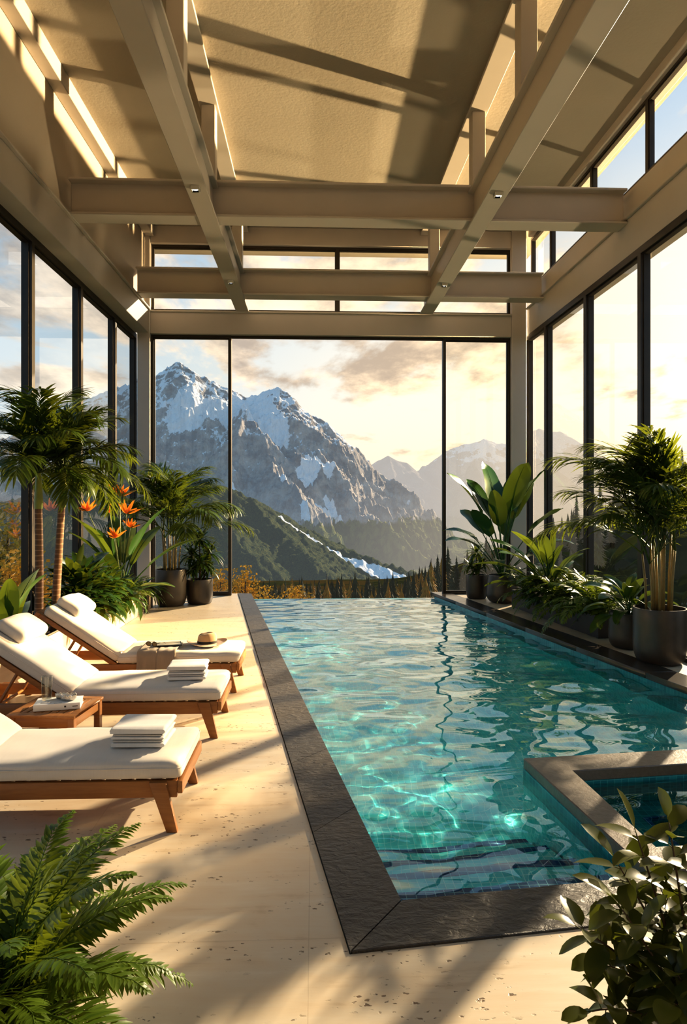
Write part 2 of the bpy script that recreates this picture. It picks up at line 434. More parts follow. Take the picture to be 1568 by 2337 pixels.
def water_mesh(name, mat, rows, step=.036, amp=1, z=WZ):
    """rows: (y, x0, x1) bands, blended linearly, as one wavy surface"""
    me = bpy.data.meshes.new(name); V = []; F = []
    for (a, b) in zip(rows[:-1], rows[1:]):
        ny = max(2, int((b[0]-a[0])/step)); nx = max(2, int(max(b[2]-b[1],a[2]-a[1])/step))
        t = np.linspace(0,1,ny+1)[:,None]; u = np.linspace(0,1,nx+1)[None,:]
        y = a[0]+(b[0]-a[0])*t + 0*u
        x0 = a[1]+(b[1]-a[1])*t; x1 = a[2]+(b[2]-a[2])*t
        x = x0+(x1-x0)*u
        base = len(V)
        zz = z + amp*wave_z(x, y)
        V.extend(zip(x.ravel().tolist(), y.ravel().tolist(), zz.ravel().tolist()))
        w = nx+1
        F.extend((base+i*w+j, base+i*w+j+1, base+(i+1)*w+j+1, base+(i+1)*w+j) for i in range(ny) for j in range(nx))
    me.from_pydata(V, [], F); me.update()
    me.polygons.foreach_set('use_smooth', [True]*len(F)); me.materials.append(mat)
    return link(name, me)
def wall_quad(b, p, q, z0, z1): b.add([(p[0],p[1],z0),(q[0],q[1],z0),(q[0],q[1],z1),(p[0],p[1],z1)], [(0,1,2,3)])
def ring(b, outer, inner, z0, z1):
    """slab pieces between two matching open outlines"""
    for i in range(len(outer)-1): b.prism([outer[i],outer[i+1],inner[i+1],inner[i]], z0, z1)
def build_pool():
    DEP = -1.25; far_l = (xl(13.27),13.27); far_r = (xr(13.27),13.27); pd = (xr(4.9)+.02,4.95)
    poly = [PA, PS, PC, pd, far_r, far_l]
    b = MB()
    b.add([(x,y,DEP) for x,y in poly], [tuple(range(6))])
    for i in range(6):
        p, q = poly[i], poly[(i+1)%6]
        wall_quad(b, p, q, DEP, WZ-.008 if i == 4 else -.04)
    o = struct(b.build('pool_basin', MT['tile']), 'turquoise mosaic infinity pool basin beside the deck', 'pool')
    b = MB(); b.prism([(far_l[0]-.1,13.275),(far_r[0]+.1,13.275),(far_r[0]+.1,13.45),(far_l[0]-.1,13.45)], -2.0, WZ-.006)
    b.build('overflow_edge', MT['tile_teal'], o)
    # steps along the near end, each with a band of dark blue tile on its edge
    nd = Vector((PS[0]-PA[0], PS[1]-PA[1])).normalized(); nv = Vector((-nd.y, nd.x))
    for k,(d0,zt) in enumerate(((.34,-.26),(.68,-.46),(1.0,-.66),(1.32,-.86))):
        a = (PA[0]+nv.x*0-.0, PA[1]); 
        def at(s, d): return (PA[0]+nd.x*s+nv.x*d, PA[1]+nd.y*s+nv.y*d)
        w = 1.19
        b = MB(); b.prism([at(-.15,.0),at(w+.1,0),at(w+.02,d0),at(-.25,d0)], DEP, zt)
        s_ = b.build('step', MT['tile'], o)
        b = MB(); b.prism([at(-.25,d0-.055),at(w+.02,d0-.055),at(w+.02,d0+.004),at(-.25,d0+.004)], zt-.03, zt+.004)
        b.build('nosing', MT['tile_dark'], s_)
    b = MB()   # waterline band of dark tile under the coping, on the near wall and the spa side
    for p,q,ofs in ((PA,PS,(0,.004)),(PS,PC,(-.004,0)),(PC,pd,(0,.004)),(pd,far_r,(-.004,0))):
        p = (p[0]+ofs[0],p[1]+ofs[1]); q = (q[0]+ofs[0],q[1]+ofs[1])
        wall_quad(b, p, q, -.62 if p == pd or (p[0] > 2.5) else -.24, -.04)
    b.build('waterline_band', MT['tile_teal'], o)
    w = water_mesh('pool_water', MT['water'], [(3.10,.36,1.62),(4.655,xl(4.655)-.02,1.47),(4.66,xl(4.66)-.02,1.47)])
    rows = [(4.66,xl(4.66)-.02,1.47)]
    me2 = None
    bpy.data.objects.remove(w)
    V = [(3.05,.372,1.605),(4.65,xl(4.65)-.015,1.464),(4.70,xl(4.70)-.015,1.9),(4.90,xl(4.90)-.015,3.86),(13.36,xl(13.36)-.015,xr(13.36)+.015)]
    w = water_mesh('pool_water', MT['water'], V)
    struct(w, 'rippled turquoise water filling the infinity pool', 'water'); CAUST.append(w)
    # copings
    def cop(name, label, outer, inner, m, z0=-.045, z1=.012, joints=()):
        b = MB(); ring(b, outer, inner, z0, z1)
        o = struct(b.build(name, MT[m], bevel=.006, seg=1), label, 'coping'); return o
    O0 = (.143,2.705); OL = (-1.515,13.56); IL = (xl(13.30),13.30+.0)
    segs = 11
    out_ = [lin(O0, OL, i/segs) for i in range(segs+1)]; in_ = [lin(PA, (xl(13.5),13.5), i/segs) for i in range(segs+1)]
    b = MB()
    for i in range(segs):
        g = .0018/.9
        b.prism([lin(out_[i],out_[i+1],g),lin(out_[i],out_[i+1],1-g),lin(in_[i],in_[i+1],1-g),lin(in_[i],in_[i+1],g)], -.045, .012)
    b.prism([lin(O0,PA,.01),lin(out_[-1],in_[-1],.01),lin(out_[-1],in_[-1],.98),lin(O0,PA,.98)], -.05, .004)
    struct(b.build('pool_coping', MT['slate']), 'dark slate coping along the left edge of the pool', 'coping')
    b = MB()
    nr_o = [O0, lin(O0,(1.47,2.867),.995), (4.2,3.20)]; nr_i = [PA, PS, (1.75,3.48)]
    b.prism([(.146,2.7075),(2.0,2.932),(1.86,3.22),PS,(.392,3.048)], -.045, .012)
    struct(b.build('pool_coping', MT['slate'], bevel=.004, seg=1), 'dark slate coping along the near end of the pool', 'coping')
    # right edge
    b = MB()
    ys = [13.5,12.2,10.9,9.6,8.3,7.0,5.9,4.93]
    for a,c in zip(ys[:-1], ys[1:]):
        b.prism([(xr(a),a-.003),(xr(a)+.34,a-.003),(xr(c)+.34,c+.003),(xr(c),c+.003)], -.045, .022)
    struct(b.build('pool_coping', MT['granite'], bevel=.004, seg=1), 'polished dark granite coping along the right edge of the pool', 'coping')
    # spa: a smaller basin with a stone rim
    so = [(1.62,3.02),(1.60,3.196),PC,(4.12,4.93),(4.22,3.2),(2.0,2.95)]
    si = [(1.76,3.42),(1.76,3.43),(1.711,4.425),(3.72,4.635),(3.78,3.55),(1.765,3.42)]
    b = MB()
    b.prism([(1.86,3.215),(1.60,3.196),PC,si[2],si[1]], -.05, .03)
    b.prism([PC,(4.12,4.93),si[3],si[2]], -.05, .03)
    b.prism([(4.12,4.93),(4.22,3.25),si[4],si[3]], -.05, .03)
    b.prism([(4.22,3.25),(2.0,2.97),(1.86,3.215),si[1],si[4]], -.05, .03)
    struct(b.build('spa_coping', MT['spa_stone'], bevel=.006, seg=1), 'brown stone rim around the small spa pool at right', 'coping')
    b = MB(); P = [si[1],si[2],si[3],si[4]]
    b.add([(x,y,-1.0) for x,y in P], [(0,1,2,3)])
    for i in range(4): wall_quad(b, P[i], P[(i+1)%4], -1.0, -.04)
    o = struct(b.build('spa_basin', MT['tile_teal']), 'dark teal tiled spa basin inside the stone rim', 'pool')
    b = MB(); cx, cy = 2.75, 4.0
    for i in range(4):
        p, q = P[i], P[(i+1)%4]
        b.prism([p, q, lin(q,(cx,cy),.38), lin(p,(cx,cy),.38)], -1.0, -.42)
    b.build('bench', MT['tile_teal'], o)
    b = MB()
    for i in range(4):
        p, q = lin(P[i],(cx,cy),.37), lin(P[(i+1)%4],(cx,cy),.37)
        b.prism([p, q, lin(q,(cx,cy),.05), lin(p,(cx,cy),.05)], -.47, -.414)
    b.build('bench_edge', MT['tile_dark'], o)
    w = water_mesh('spa_water', MT['spa_water'], [(3.44,1.75,3.77),(4.42,1.70,3.74),(4.62,3.60,3.74)], z=-.065, amp=.55)
    struct(w, 'dark teal water inside the stone-rimmed spa', 'water'); CAUST.append(w)
CAUST = []
build_pool()
# ------------------------------------------------------------------ furniture
def cushion_mesh(lx, ly, lz, r, mat, puff=.012, wr=.003, seed=1, n=(26,12,5)):
    """soft cushion, base centred on the origin at z = 0"""
    bm = bmesh.new(); rr = np.random.RandomState(seed); ph = rr.rand(8)*6
    nx,ny,nz = n; hx,hy,hz = lx/2,ly/2,lz/2; vd = {}
    def pt(i,j,k):
        key = (i,j,k)
        if key in vd: return vd[key]
        def sp(a,m): # denser at the borders
            t = a/m*2-1; return math.copysign(abs(t)**.8, t) if t else 0
        p = Vector((sp(i,nx)*hx, sp(j,ny)*hy, sp(k,nz)*hz))
        q = Vector((max(-hx+r,min(hx-r,p.x)), max(-hy+r,min(hy-r,p.y)), max(-hz+r,min(hz-r,p.z))))
        d = p-q
        if d.length > 1e-6: p = q + d.normalized()*r if d.length > r*.6 else p
        fx, fy = 1-(p.x/hx)**2, 1-(p.y/hy)**2
        up = max(0,fx)**.5*max(0,fy)**.5
        w = wr*(math.sin(p.x*17+ph[0]+2*math.sin(p.y*9+ph[1]))+.7*math.sin(p.y*23+p.x*8+ph[2])+.6*math.sin(p.x*41+ph[3])*math.cos(p.y*5+ph[4]))
        if p.z > 0: p.z += puff*up + w*(.4+.6*up)
        s = wr*.8*math.sin(p.x*31+ph[5])*math.sin(p.z*40+ph[6])
        p.y += s*(1 if p.y > 0 else -1)
        vd[key] = bm.verts.new((p.x,p.y,p.z+hz)); return vd[key]
    for i in range(nx):
        for j in range(ny):
            for k in (0,nz):
                f = [pt(i,j,k),pt(i+1,j,k),pt(i+1,j+1,k),pt(i,j+1,k)]; bm.faces.new(f if k else f[::-1])
    for i in range(nx):
        for k in range(nz):
            for j in (0,ny):
                f = [pt(i,j,k),pt(i+1,j,k),pt(i+1,j,k+1),pt(i,j,k+1)]; bm.faces.new(f[::-1] if j else f)
    for j in range(ny):
        for k in range(nz):
            for i in (0,nx):
                f = [pt(i,j,k),pt(i,j+1,k),pt(i,j+1,k+1),pt(i,j,k+1)]; bm.faces.new(f if i else f[::-1])
    bmesh.ops.recalc_face_normals(bm, faces=bm.faces)
    me = bpy.data.meshes.new('cushion'); bm.to_mesh(me); bm.free()
    me.polygons.foreach_set('use_smooth', [True]*len(me.polygons)); me.materials.append(mat)
    return me
def seam(lx, ly, r, z):
    """welt running round a cushion"""
    pts = []
    for cx,cy,a0 in ((1,1,0),(-1,1,90),(-1,-1,180),(1,-1,270)):
        for k in range(5):
            a = R(a0+k*22.5); pts.append((cx*(lx/2-r)+r*math.cos(a), cy*(ly/2-r)+r*math.sin(a), z))
    pts.append(pts[0]); return MB().tube(pts, .0035, 5, False)

BACK_A = R(34)
def make_lounger(label, loc):
    """foot end at x = 0, head at negative x, width along y (0 at the near side)"""
    o = thing('sun_lounger', label, 'sun lounger', loc, group='teak sun loungers')
    W = .63; tk, ty = MT['teak'], MT['teak_y']
    for y in (.0, W-.035):
        MB().box(-2.0,-.012,y,y+.035,.182,.275).build('side_rail', tk, o, bevel=.006)
    MB().box(-.012,.018,-.004,W+.004,.205,.275).build('end_rail', ty, o, bevel=.006)
    MB().box(-2.0,-1.965,.035,W-.035,.19,.27).build('end_rail', ty, o, bevel=.006)
    def leg(x0, x1, y):
        b = MB(); t, w = .046, .034
        yo = -.006 if y < .3 else .006
        v = [(x0-t,y+yo,.275),(x0+t,y+yo,.275),(x0+t,y+w+yo,.275),(x0-t,y+w+yo,.275),(x1-.03,y+yo,0),(x1+.03,y+yo,0),(x1+.03,y+w+yo,0),(x1-.03,y+w+yo,0)]
        b.add(v, [(0,1,2,3),(7,6,5,4),(4,5,1,0),(5,6,2,1),(6,7,3,2),(7,4,0,3)]); return b
    for y in (-.02, W-.014):
        leg(-.115,-.035,y).build('leg', tk, o, bevel=.005)
        leg(-1.87,-1.95,y).build('leg', tk, o, bevel=.005)
    b = MB()
    for i in range(14): x = -.05-i*.082; b.box(x-.03,x+.03,.035,W-.035,.254,.2745)
    b.build('slat_deck', ty, o)
    # seat mattress
    L = 1.155
    s = link('seat_mattress', cushion_mesh(L, W+.01, .098, .036, MT['cushion'], .014, .0028, int(loc[1]*10)), o, (.012-L/2, W/2, .276))
    seam(L, W+.01, .036, .068).build('piping', MT['cushion'], s, smooth=180)
    # raised back: frame and cushion tilted about the hinge
    hx = .012-L-.006
    T = Matrix.Translation((hx,0,.272)) @ Matrix.Rotation(BACK_A, 4, 'Y')
    LB = .84
    for y in (.012, W-.052): bf = MB().box(-LB-.04,.02,y,y+.04,-.03,.012, T).build('back_rail', tk, o, bevel=.005)
    b = MB()
    for i in range(10): x = -.05-i*.086; b.box(x-.032,x+.032,.05,W-.05,-.008,.010, T)
    b.box(-LB-.05,-LB-.01,.0,W,-.03,.012, T)
    b.build('back_slats', ty, o, bevel=.003)
    c = link('back_cushion', cushion_mesh(LB, W+.01, .105, .04, MT['cushion'], .012, .003, int(loc[1]*10)+3), o)
    c.matrix_local = T @ Matrix.Translation((-LB/2-.0, W/2, .014))
    seam(LB, W+.01, .04, .072).build('piping', MT['cushion'], c, smooth=180)
    p = link('head_pillow', cushion_mesh(.25, .46, .085, .036, MT['cushion'], .030, .004, int(loc[1]*10)+5, (12,14,5)), o)
    p.matrix_local = T @ Matrix.Translation((-LB+.155, W/2+.03, .124)) @ Matrix.Rotation(R(-3),4,'Z')
    # prop that holds the back up
    top = T @ Vector((-.46,0,-.03))
    for y in (.075, W-.105):
        MB().tube([(top.x,y+.015,top.z),(top.x-.16,y+.015,.235)], .014, 6).build('prop', tk, o)
    MB().tube([(top.x-.16,.04,.235),(top.x-.16,W-.04,.235)], .012, 8).build('prop_bar', ty, o, smooth=60)
    return o
LX = -.742
def build_furniture():
    make_lounger('nearest teak sun lounger, only its foot half in view, folded towel on the seat', (LX, 3.765, 0))
    make_lounger('teak sun lounger in the middle, behind the small side table', (LX+.01, 5.25, 0))
    make_lounger('farthest teak sun lounger, with the hat and draped throw on it', (LX+.01, 6.50, 0))
    # folded towels
    def towel(label, x, y, z, rz, w=.31, d=.28):
        o = thing('folded_towel', label, 'towel', (x,y,z), rz, 'folded white towels')
        def fold(x0, x1, z0, h, t, mat, nm, par, y0, y1, seed):
            # one folded layer: a rounded sheet doubled over, open towards -x
            pr = []; r = h/2
            outer = [(x0,z0),(x1-r,z0)]+[(x1-r+r*math.sin(R(a)),z0+r-r*math.cos(R(a))) for a in range(15,180,15)]+[(x1-r,z0+h),(x0+r,z0+h)]
            outer += [(x0+r-r*math.sin(R(a)),z0+h-r+r*math.cos(R(a))) for a in range(15,125,18)]
            b = MB(); rr = random.Random(seed); n = 12; k = len(outer)
            vs = []
            for i in range(n+1):
                u = i/n; yy = y0+(y1-y0)*u
                e = min(1, min(u,1-u)*n*1.0)
                for (px,pz) in outer:
                    wv = .002*math.sin(px*40+yy*30+seed)+.0015*math.sin(yy*70+px*15)
                    cz = z0+h/2
                    vs.append((px, yy, cz+(pz-cz)*(.72+.28*e)+wv*(1 if pz > cz else 0)))
            fs = [(i*k+j, i*k+(j+1)%k, (i+1)*k+(j+1)%k, (i+1)*k+j) for i in range(n) for j in range(k)]
            fs += [tuple(range(k))[::-1], tuple(n*k+j for j in range(k))]
            b.add(vs, fs); return b.build(nm, mat, par, smooth=50)
        fold(-w/2,w/2,.001,.030,.01,MT['towel'],'lower_fold',o,-d/2,d/2,1)
        fold(-w/2+.008,w/2-.01,.0315,.014,.01,MT['towel_in'],'inner_fold',o,-d/2+.003,d/2-.004,2)
        fold(-w/2+.002,w/2-.004,.046,.020,.01,MT['towel'],'middle_fold',o,-d/2+.002,d/2,3)
        fold(-w/2+.012,w/2-.012,.0665,.010,.01,MT['towel_in'],'inner_fold',o,-d/2+.005,d/2-.004,4)
        fold(-w/2-.004,w/2+.003,.077,.036,.01,MT['towel'],'top_fold',o,-d/2-.002,d/2+.003,5)
        return o
    ZT = .391
    towel('folded white towel on the nearest lounger', LX-.27, 4.09, ZT, R(-2))
    towel('folded white towel on the middle lounger', LX-.28, 5.57, ZT, R(3), .30, .26)
    # side table
    t = thing('side_table', 'small square slatted teak side table between two loungers', 'table', (-1.80,4.83,0), R(-6))
    H, S = .385, .235
    for sx in (-1,1):
        for sy in (-1,1): MB().box(sx*(S-.03)-.022,sx*(S-.03)+.022,sy*(S-.03)-.022,sy*(S-.03)+.022,0,H-.02).build('leg', MT['teak'], t, bevel=.003)
    for sy in (-1,1): MB().box(-S+.05,S-.05,sy*(S-.025)-.009,sy*(S-.025)+.009,H-.085,H-.02).build('apron', MT['teak'], t, bevel=.002)
    for sx in (-1,1): MB().box(sx*(S-.025)-.009,sx*(S-.025)+.009,-S+.05,S-.05,H-.085,H-.02).build('apron', MT['teak_y'], t, bevel=.002)
    b = MB()
    b.box(-S,S,-S,-S+.06,H-.02,H); b.box(-S,S,S-.06,S,H-.02,H); b.box(-S,-S+.06,-S+.06,S-.06,H-.02,H); b.box(S-.06,S,-S+.06,S-.06,H-.02,H)
    for i in range(7): x = -S+.085+i*.05; b.box(x-.021,x+.021,-S+.06,S-.06,H-.018,H-.002)
    b.build('slatted_top', MT['teak_y'], t, bevel=.003)
    zt = H+.0005
    bk = thing('book', 'thick white hardcover book lying on the side table', 'book', (-1.775,4.80,zt), R(11))
    MB().box(-.15,.15,-.085,.085,0,.004).add(*box_vf(-.15,.15,-.085,.085,.040,.044)).add(*box_vf(-.15,.15,-.088,-.084,0,.044)).build('cover', MT['paper'], bk, bevel=.0015)
    MB().box(-.146,.146,-.084,.081,.004,.040).build('pages', MT['pages'], bk)
    b = MB(); b.box(.048,.060,-.0886,-.0881,.016,.028); b.box(.10,.135,-.0886,-.0881,.019,.024); b.build('spine_mark', MT['ink'], bk)
    b = MB(); b.box(-.11,-.04,-.06,-.05,.0441,.0445); b.box(-.11,-.06,-.04,-.034,.0441,.0445); b.box(-.02,.03,-.075,-.068,.0441,.0445)
    b.build('cover_mark', MT['ink'], bk)
    zb = zt+.0446
    g = thing('drinking_glass', 'tall clear tumbler half filled with water, standing on the white book', 'glass', (-1.862,4.81,zb))
    MB().lathe([(0,0),(.031,0),(.033,.004),(.037,.165),(.0345,.165),(.031,.012),(0,.012)], 28).build('tumbler', MT['clear'], g, smooth=50)
    MB().lathe([(0,.0125),(.0305,.0125),(.0325,.098),(0,.098)], 24).build('water', MT['drink'], g, smooth=50)
    for lab,x,y,r,h in (('larger silver patterned trinket dish on the white book',-1.71,4.80,.040,.040),('smaller silver patterned trinket dish on the white book, next to the tumbler',-1.775,4.845,.030,.032)):
        d = thing('trinket_dish', lab, 'dish', (x,y,zb), group='silver dishes on the book')
        n = 40; pr = [(.55,0),(.8,.06),(1,.4),(1.02,.75),(1.04,.95)]
        b = MB(); vs = []
        prof = [(0,0)]+[(r*a,h*c) for a,c in pr]+[(r*a*.93,h*c+.002) for a,c in pr[::-1]]+[(0,.004)]
        m = len(prof)
        for rr_,z in prof:
            for k in range(n):
                q = 2*PI*k/n; s = 1+.03*math.sin(q*10)*(1 if z > .003 else 0); zz = z*(1+.14*math.sin(q*10+.5)*(1 if z > h*.7 else 0))
                vs.append((rr_*s*math.cos(q)*1.3, rr_*s*math.sin(q), zz))
        b.add(vs, [(i*n+k,i*n+(k+1)%n,(i+1)*n+(k+1)%n,(i+1)*n+k) for i in range(m-1) for k in range(n)])
        b.build('bowl', MT['silver'], d, smooth=60)
    # throw draped over the farthest lounger
    b = MB()
    def sheet(x0, x1, seed):
        prof = [(6.86,.399),(6.78,.4005),(6.7,.401),(6.62,.401),(6.545,.3985),(6.508,.390),(6.487,.372),(6.479,.34),(6.476,.30),(6.474,.26),(6.472,.22),(6.474,.18),(6.472,.13)]
        nx = 12; vs = []; m = len(prof); rr = random.Random(seed)
        for j,(y,z) in enumerate(prof):
            for i in range(nx+1):
                u = i/nx; x = x0+(x1-x0)*u
                k = max(0,(j-5)/(m-5))
                vs.append((x+.006*math.sin(j*.9+seed)*k, y-.010*k*(1+math.sin(u*11+seed*2))-.001, z+.003*math.sin(u*14+j*.7+seed)*(j < 5)+.002))
        w = nx+1
        fs = [(j*w+i,(j+1)*w+i,(j+1)*w+i+1,j*w+i+1) for j in range(m-1) for i in range(nx)]
        b.add(vs, fs)
    sheet(-1.675,-1.488,1); sheet(-1.492,-1.315,4)
    th = tag(b.build('throw_blanket', MT['throw'], smooth=180), 'taupe linen throw draped over the side of the farthest lounger', 'throw')
    md = th.modifiers.new('thick', 'SOLIDIFY'); md.thickness = .006; md.offset = 1
    # tablet in a dark case
    tb = thing('tablet', 'tablet in a dark case lying on the taupe throw', 'tablet', (-1.43,6.72,.4125), R(14))
    MB().box(-.125,.125,-.085,.085,0,.012).build('case', MT['black'], tb, bevel=.005)
    MB().box(-.112,.112,-.073,.073,.012,.0126).build('screen', MT['screen'], tb)
    # sunglasses folded on top of the throw
    sg = thing('sunglasses', 'dark sunglasses lying on the near edge of the taupe throw', 'sunglasses', (-1.565,6.60,.418), R(-24))
    for s in (-1,1):
        e = [(s*.034+.029*math.cos(a),0+.004*math.cos(a)*0,.006+.022+.021*math.sin(a)) for a in [2*PI*k/18 for k in range(19)]]
        MB().tube(e, .0032, 6, False).build('rim', MT['black'], sg, smooth=180)
        b = MB(); b.add([(s*.034,0,.028)]+e[:18], [(0,k+1,(k+1)%18+1) for k in range(18)]); b.build('lens', MT['lens'], sg)
        MB().tube([(s*.064,0,.036),(s*.066,.05,.033),(s*.062,.11,.028),(s*.058,.14,.012)], [.003,.0028,.0028,.002], 6).build('temple', MT['black'], sg, smooth=180)
    MB().tube([(-.008,0,.032),(0,0,.036),(.008,0,.032)], .003, 6).build('bridge', MT['black'], sg, smooth=180)
    # brimmed hat
    h = thing('brimmed_hat', 'tan wide-brimmed felt hat with black band on the farthest lounger', 'hat', (-1.07,6.83,.392), R(15))
    n = 48; vs = []; prof = [(.075,.012),(.10,.010),(.13,.008),(.16,.010),(.19,.016),(.2,.020),(.2,.024),(.19,.0205),(.16,.014),(.13,.012),(.10,.014),(.075,.017)]
    for r_,z in prof:
        for k in range(n):
            q = 2*PI*k/n; vs.append((r_*math.cos(q), r_*.93*math.sin(q), z+.010*(max(0,r_-.09)/.11)**2*(1+math.cos(2*q))-.006*(r_/.2)**2*(1-math.cos(2*q))))
    b = MB(); b.add(vs, [(i*n+k,i*n+(k+1)%n,(i+1)*n+(k+1)%n,(i+1)*n+k) for i in range(len(prof)-1) for k in range(n)])
    b.build('brim', MT['straw'], h, smooth=180)
    vs = []; prof = [(.098,.008),(.097,.03),(.094,.06),(.090,.085),(.084,.102),(.072,.112),(.05,.113),(.025,.108),(.002,.106)]
    for r_,z in prof:
        for k in range(n):
            q = 2*PI*k/n; x, y = r_*math.cos(q), r_*.86*math.sin(q)
            pin = .010*max(0,(z-.07)/.04)*math.exp(-((x-.05)/.03)**2)*(1 if y > 0 else -1)
            dent = .020*math.exp(-(y/.022)**2)*max(0,(z-.095)/.015) if z > .095 else 0
            vs.append((x, y-pin, z-dent+(.010*(x/.09)*(z/.11) if z > .05 else 0)))
    b = MB(); b.add(vs, [(i*n+k,i*n+(k+1)%n,(i+1)*n+(k+1)%n,(i+1)*n+k) for i in range(len(prof)-1) for k in range(n)])
    b.add([vs[(len(prof)-1)*n+k] for k in range(n)], [tuple(range(n))])
    b.build('crown', MT['straw'], h, smooth=180)
    MB().lathe([(.0975,.013),(.0995,.014),(.0988,.036),(.0965,.037)], 40, sy=.865).build('band', MT['ribbon'], h, smooth=50)
    # recessed downlights on the long beams
    def down(label, x, y):
        o = thing('downlight', label, 'lamp', (x,y,5.499), group='downlights under the long beams')
        b = MB(); b.box(-.05,.05,-.05,-.035,-.045,0); b.box(-.05,.05,.035,.05,-.045,0); b.box(-.05,-.035,-.035,.035,-.045,0); b.box(.035,.05,-.035,.035,-.045,0)
        b.build('housing', MT['chrome'], o, bevel=.002, seg=1)
        MB().lathe([(0,-.028),(.03,-.028),(.032,-.02),(.032,0),(0,0)], 20).build('lamp_lens', MT['emit'], o, smooth=50)
    for lab,x in (('left',(XA0+XA1)/2),('right',(XB0+XB1)/2)):
        down(f'square downlight under the {lab} long beam near the first cross beam', x, 8.02)
        down(f'square downlight under the {lab} long beam near the second cross beam', x, 11.38)
def box_vf(x0,x1,y0,y1,z0,z1):
    b = MB().box(x0,x1,y0,y1,z0,z1); return b.v, b.f
build_furniture()
# ------------------------------------------------------------------ plants
def frond_mesh(name, mat, L, pitch, droop, nl, ll, lw, ldroop=.6, fwd=50, start=.18, vee=25, seed=0, n=3, tip=.5, rr=.008, twist=0, wild=.12):
    """a feather-shaped frond along +x: a curved midrib with leaflets on both sides"""
    r = random.Random(seed); b = MB(); ns = 12
    pts = []; dirs = []; p = Vector((0,0,0)); a = pitch
    for i in range(ns+1):
        pts.append(p.copy()); d = Vector((math.cos(a),0,math.sin(a))); dirs.append(d)
        p = p + d*(L/ns); a -= droop/ns*(.5+i/ns)
    sw = [.04*L*math.sin(i/ns*2.2)*(r.random()-.5)*2 for i in range(ns+1)]
    for i in range(ns+1): pts[i].y += sw[i]*twist
    b.tube(pts, [rr*(1-.8*i/ns) for i in range(ns+1)], 5, False)
    for k in range(nl):
        t = start+(1-start)*(k+.5)/nl
        f = t*ns; i = min(ns-1,int(f)); q = pts[i].lerp(pts[i+1], f-i); d = dirs[i].lerp(dirs[i+1], f-i).normalized()
        u = (t-start)/(1-start)
        pr = min(1, (.45+1.5*u))*(1-(1-tip)*max(0,(u-.45)/.55)**1.3)
        l = ll*pr; fw = R(fwd*(1-.45*u))
        side = Vector((0,1,0)); up = side.cross(d)*-1
        up = d.cross(side)
        if up.z < 0: up = -up
        for s in (-1,1):
            vv = R(vee)+r.gauss(0,wild)
            dd = d*math.cos(fw) + (side*s*math.cos(vv)+up*math.sin(vv))*math.sin(fw)
            dd += Vector((r.gauss(0,wild*.4),r.gauss(0,wild*.4),r.gauss(0,wild*.4)))
            b.blade(q, dd, up, l*r.uniform(.88,1.08), lw*(.7+.3*pr), ldroop*r.uniform(.6,1.4), .18, n, (.55,1.0))
    e = dirs[-1]
    b.blade(pts[-1], e, Vector((0,1,0)).cross(e)*-1, ll*tip*.9, lw*.8, .2, .15, n)
    return b.mesh(name, mat, 180)
def clear_of_glass(x, y, az, reach):
    """how far a leaf of this reach may spread sideways before it meets a window"""
    lim = 1.0; dx = math.cos(az)*reach; dy = math.sin(az)*reach
    if dx < 0: lim = min(lim, (x-(XL+.06))/-dx if x+dx < XL+.06 else 1)
    if dx > 0: lim = min(lim, ((XR-.06)-x)/dx if x+dx > XR-.06 else 1)
    if y+dy > 13.24: lim = min(lim, (13.24-y)/dy)
    return max(.15, lim)
def set_fronds(o, meshes, specs, origin=(0,0,0), name='frond', x=0, y=0):
    """specs: (azimuth, tilt, scale, mesh index); a tilt > 0 lifts the frond"""
    for az, tilt, s, mi in specs:
        me = meshes[mi%len(meshes)]
        xs = [v.co.x for v in me.vertices]; reach = max(xs)*math.cos(min(tilt,1.2))*s
        lim = clear_of_glass(o.location.x+origin[0], o.location.y+origin[1], az, reach)
        if lim < 1: tilt = tilt+(1-lim)*.75; s2 = s*(.45+.55*lim)
        else: s2 = s
        link(name, me, o, origin, Euler((0,-tilt,az)), s2)
def pot(o, prof, h_soil, r_soil, mat=None):
    MB().lathe(prof, 36).build('pot', mat or MT['pot'], o, smooth=45)
    n = 24; b = MB(); rr = random.Random(3)
    vs = [(0,0,h_soil+.012)]
    for j in (1,2,3):
        for k in range(n): q = 2*PI*k/n; vs.append((r_soil*j/3*math.cos(q), r_soil*j/3*math.sin(q), h_soil+rr.uniform(-.006,.01)*(j < 3)))
    fs = [(0,1+k,1+(k+1)%n) for k in range(n)]+[(1+j*n+k,1+(j+1)*n+k,1+(j+1)*n+(k+1)%n,1+j*n+(k+1)%n) for j in (0,1) for k in range(n)]
    b.add(vs, fs); b.build('soil', MT['soil'], o, smooth=180)
def pot_prof(r, h, foot=.62, lip=.012, belly=1.0):
    pr = [(0,0),(r*foot,0),(r*(foot+.10),.008)]
    for k in range(1,8):
        a = k/8*PI/2; pr.append((r*(foot+.10+(belly-foot-.10)*math.sin(a)), h*.34*(1-math.cos(a))))
    pr += [(r*belly,h*.36),(r*(belly+1)/2,h*.7),(r,h*.97),(r-.004,h),(r-lip-.006,h),(r-lip-.01,h*.9),(r-lip-.02,h*.8),(0,h*.8)]
    return pr
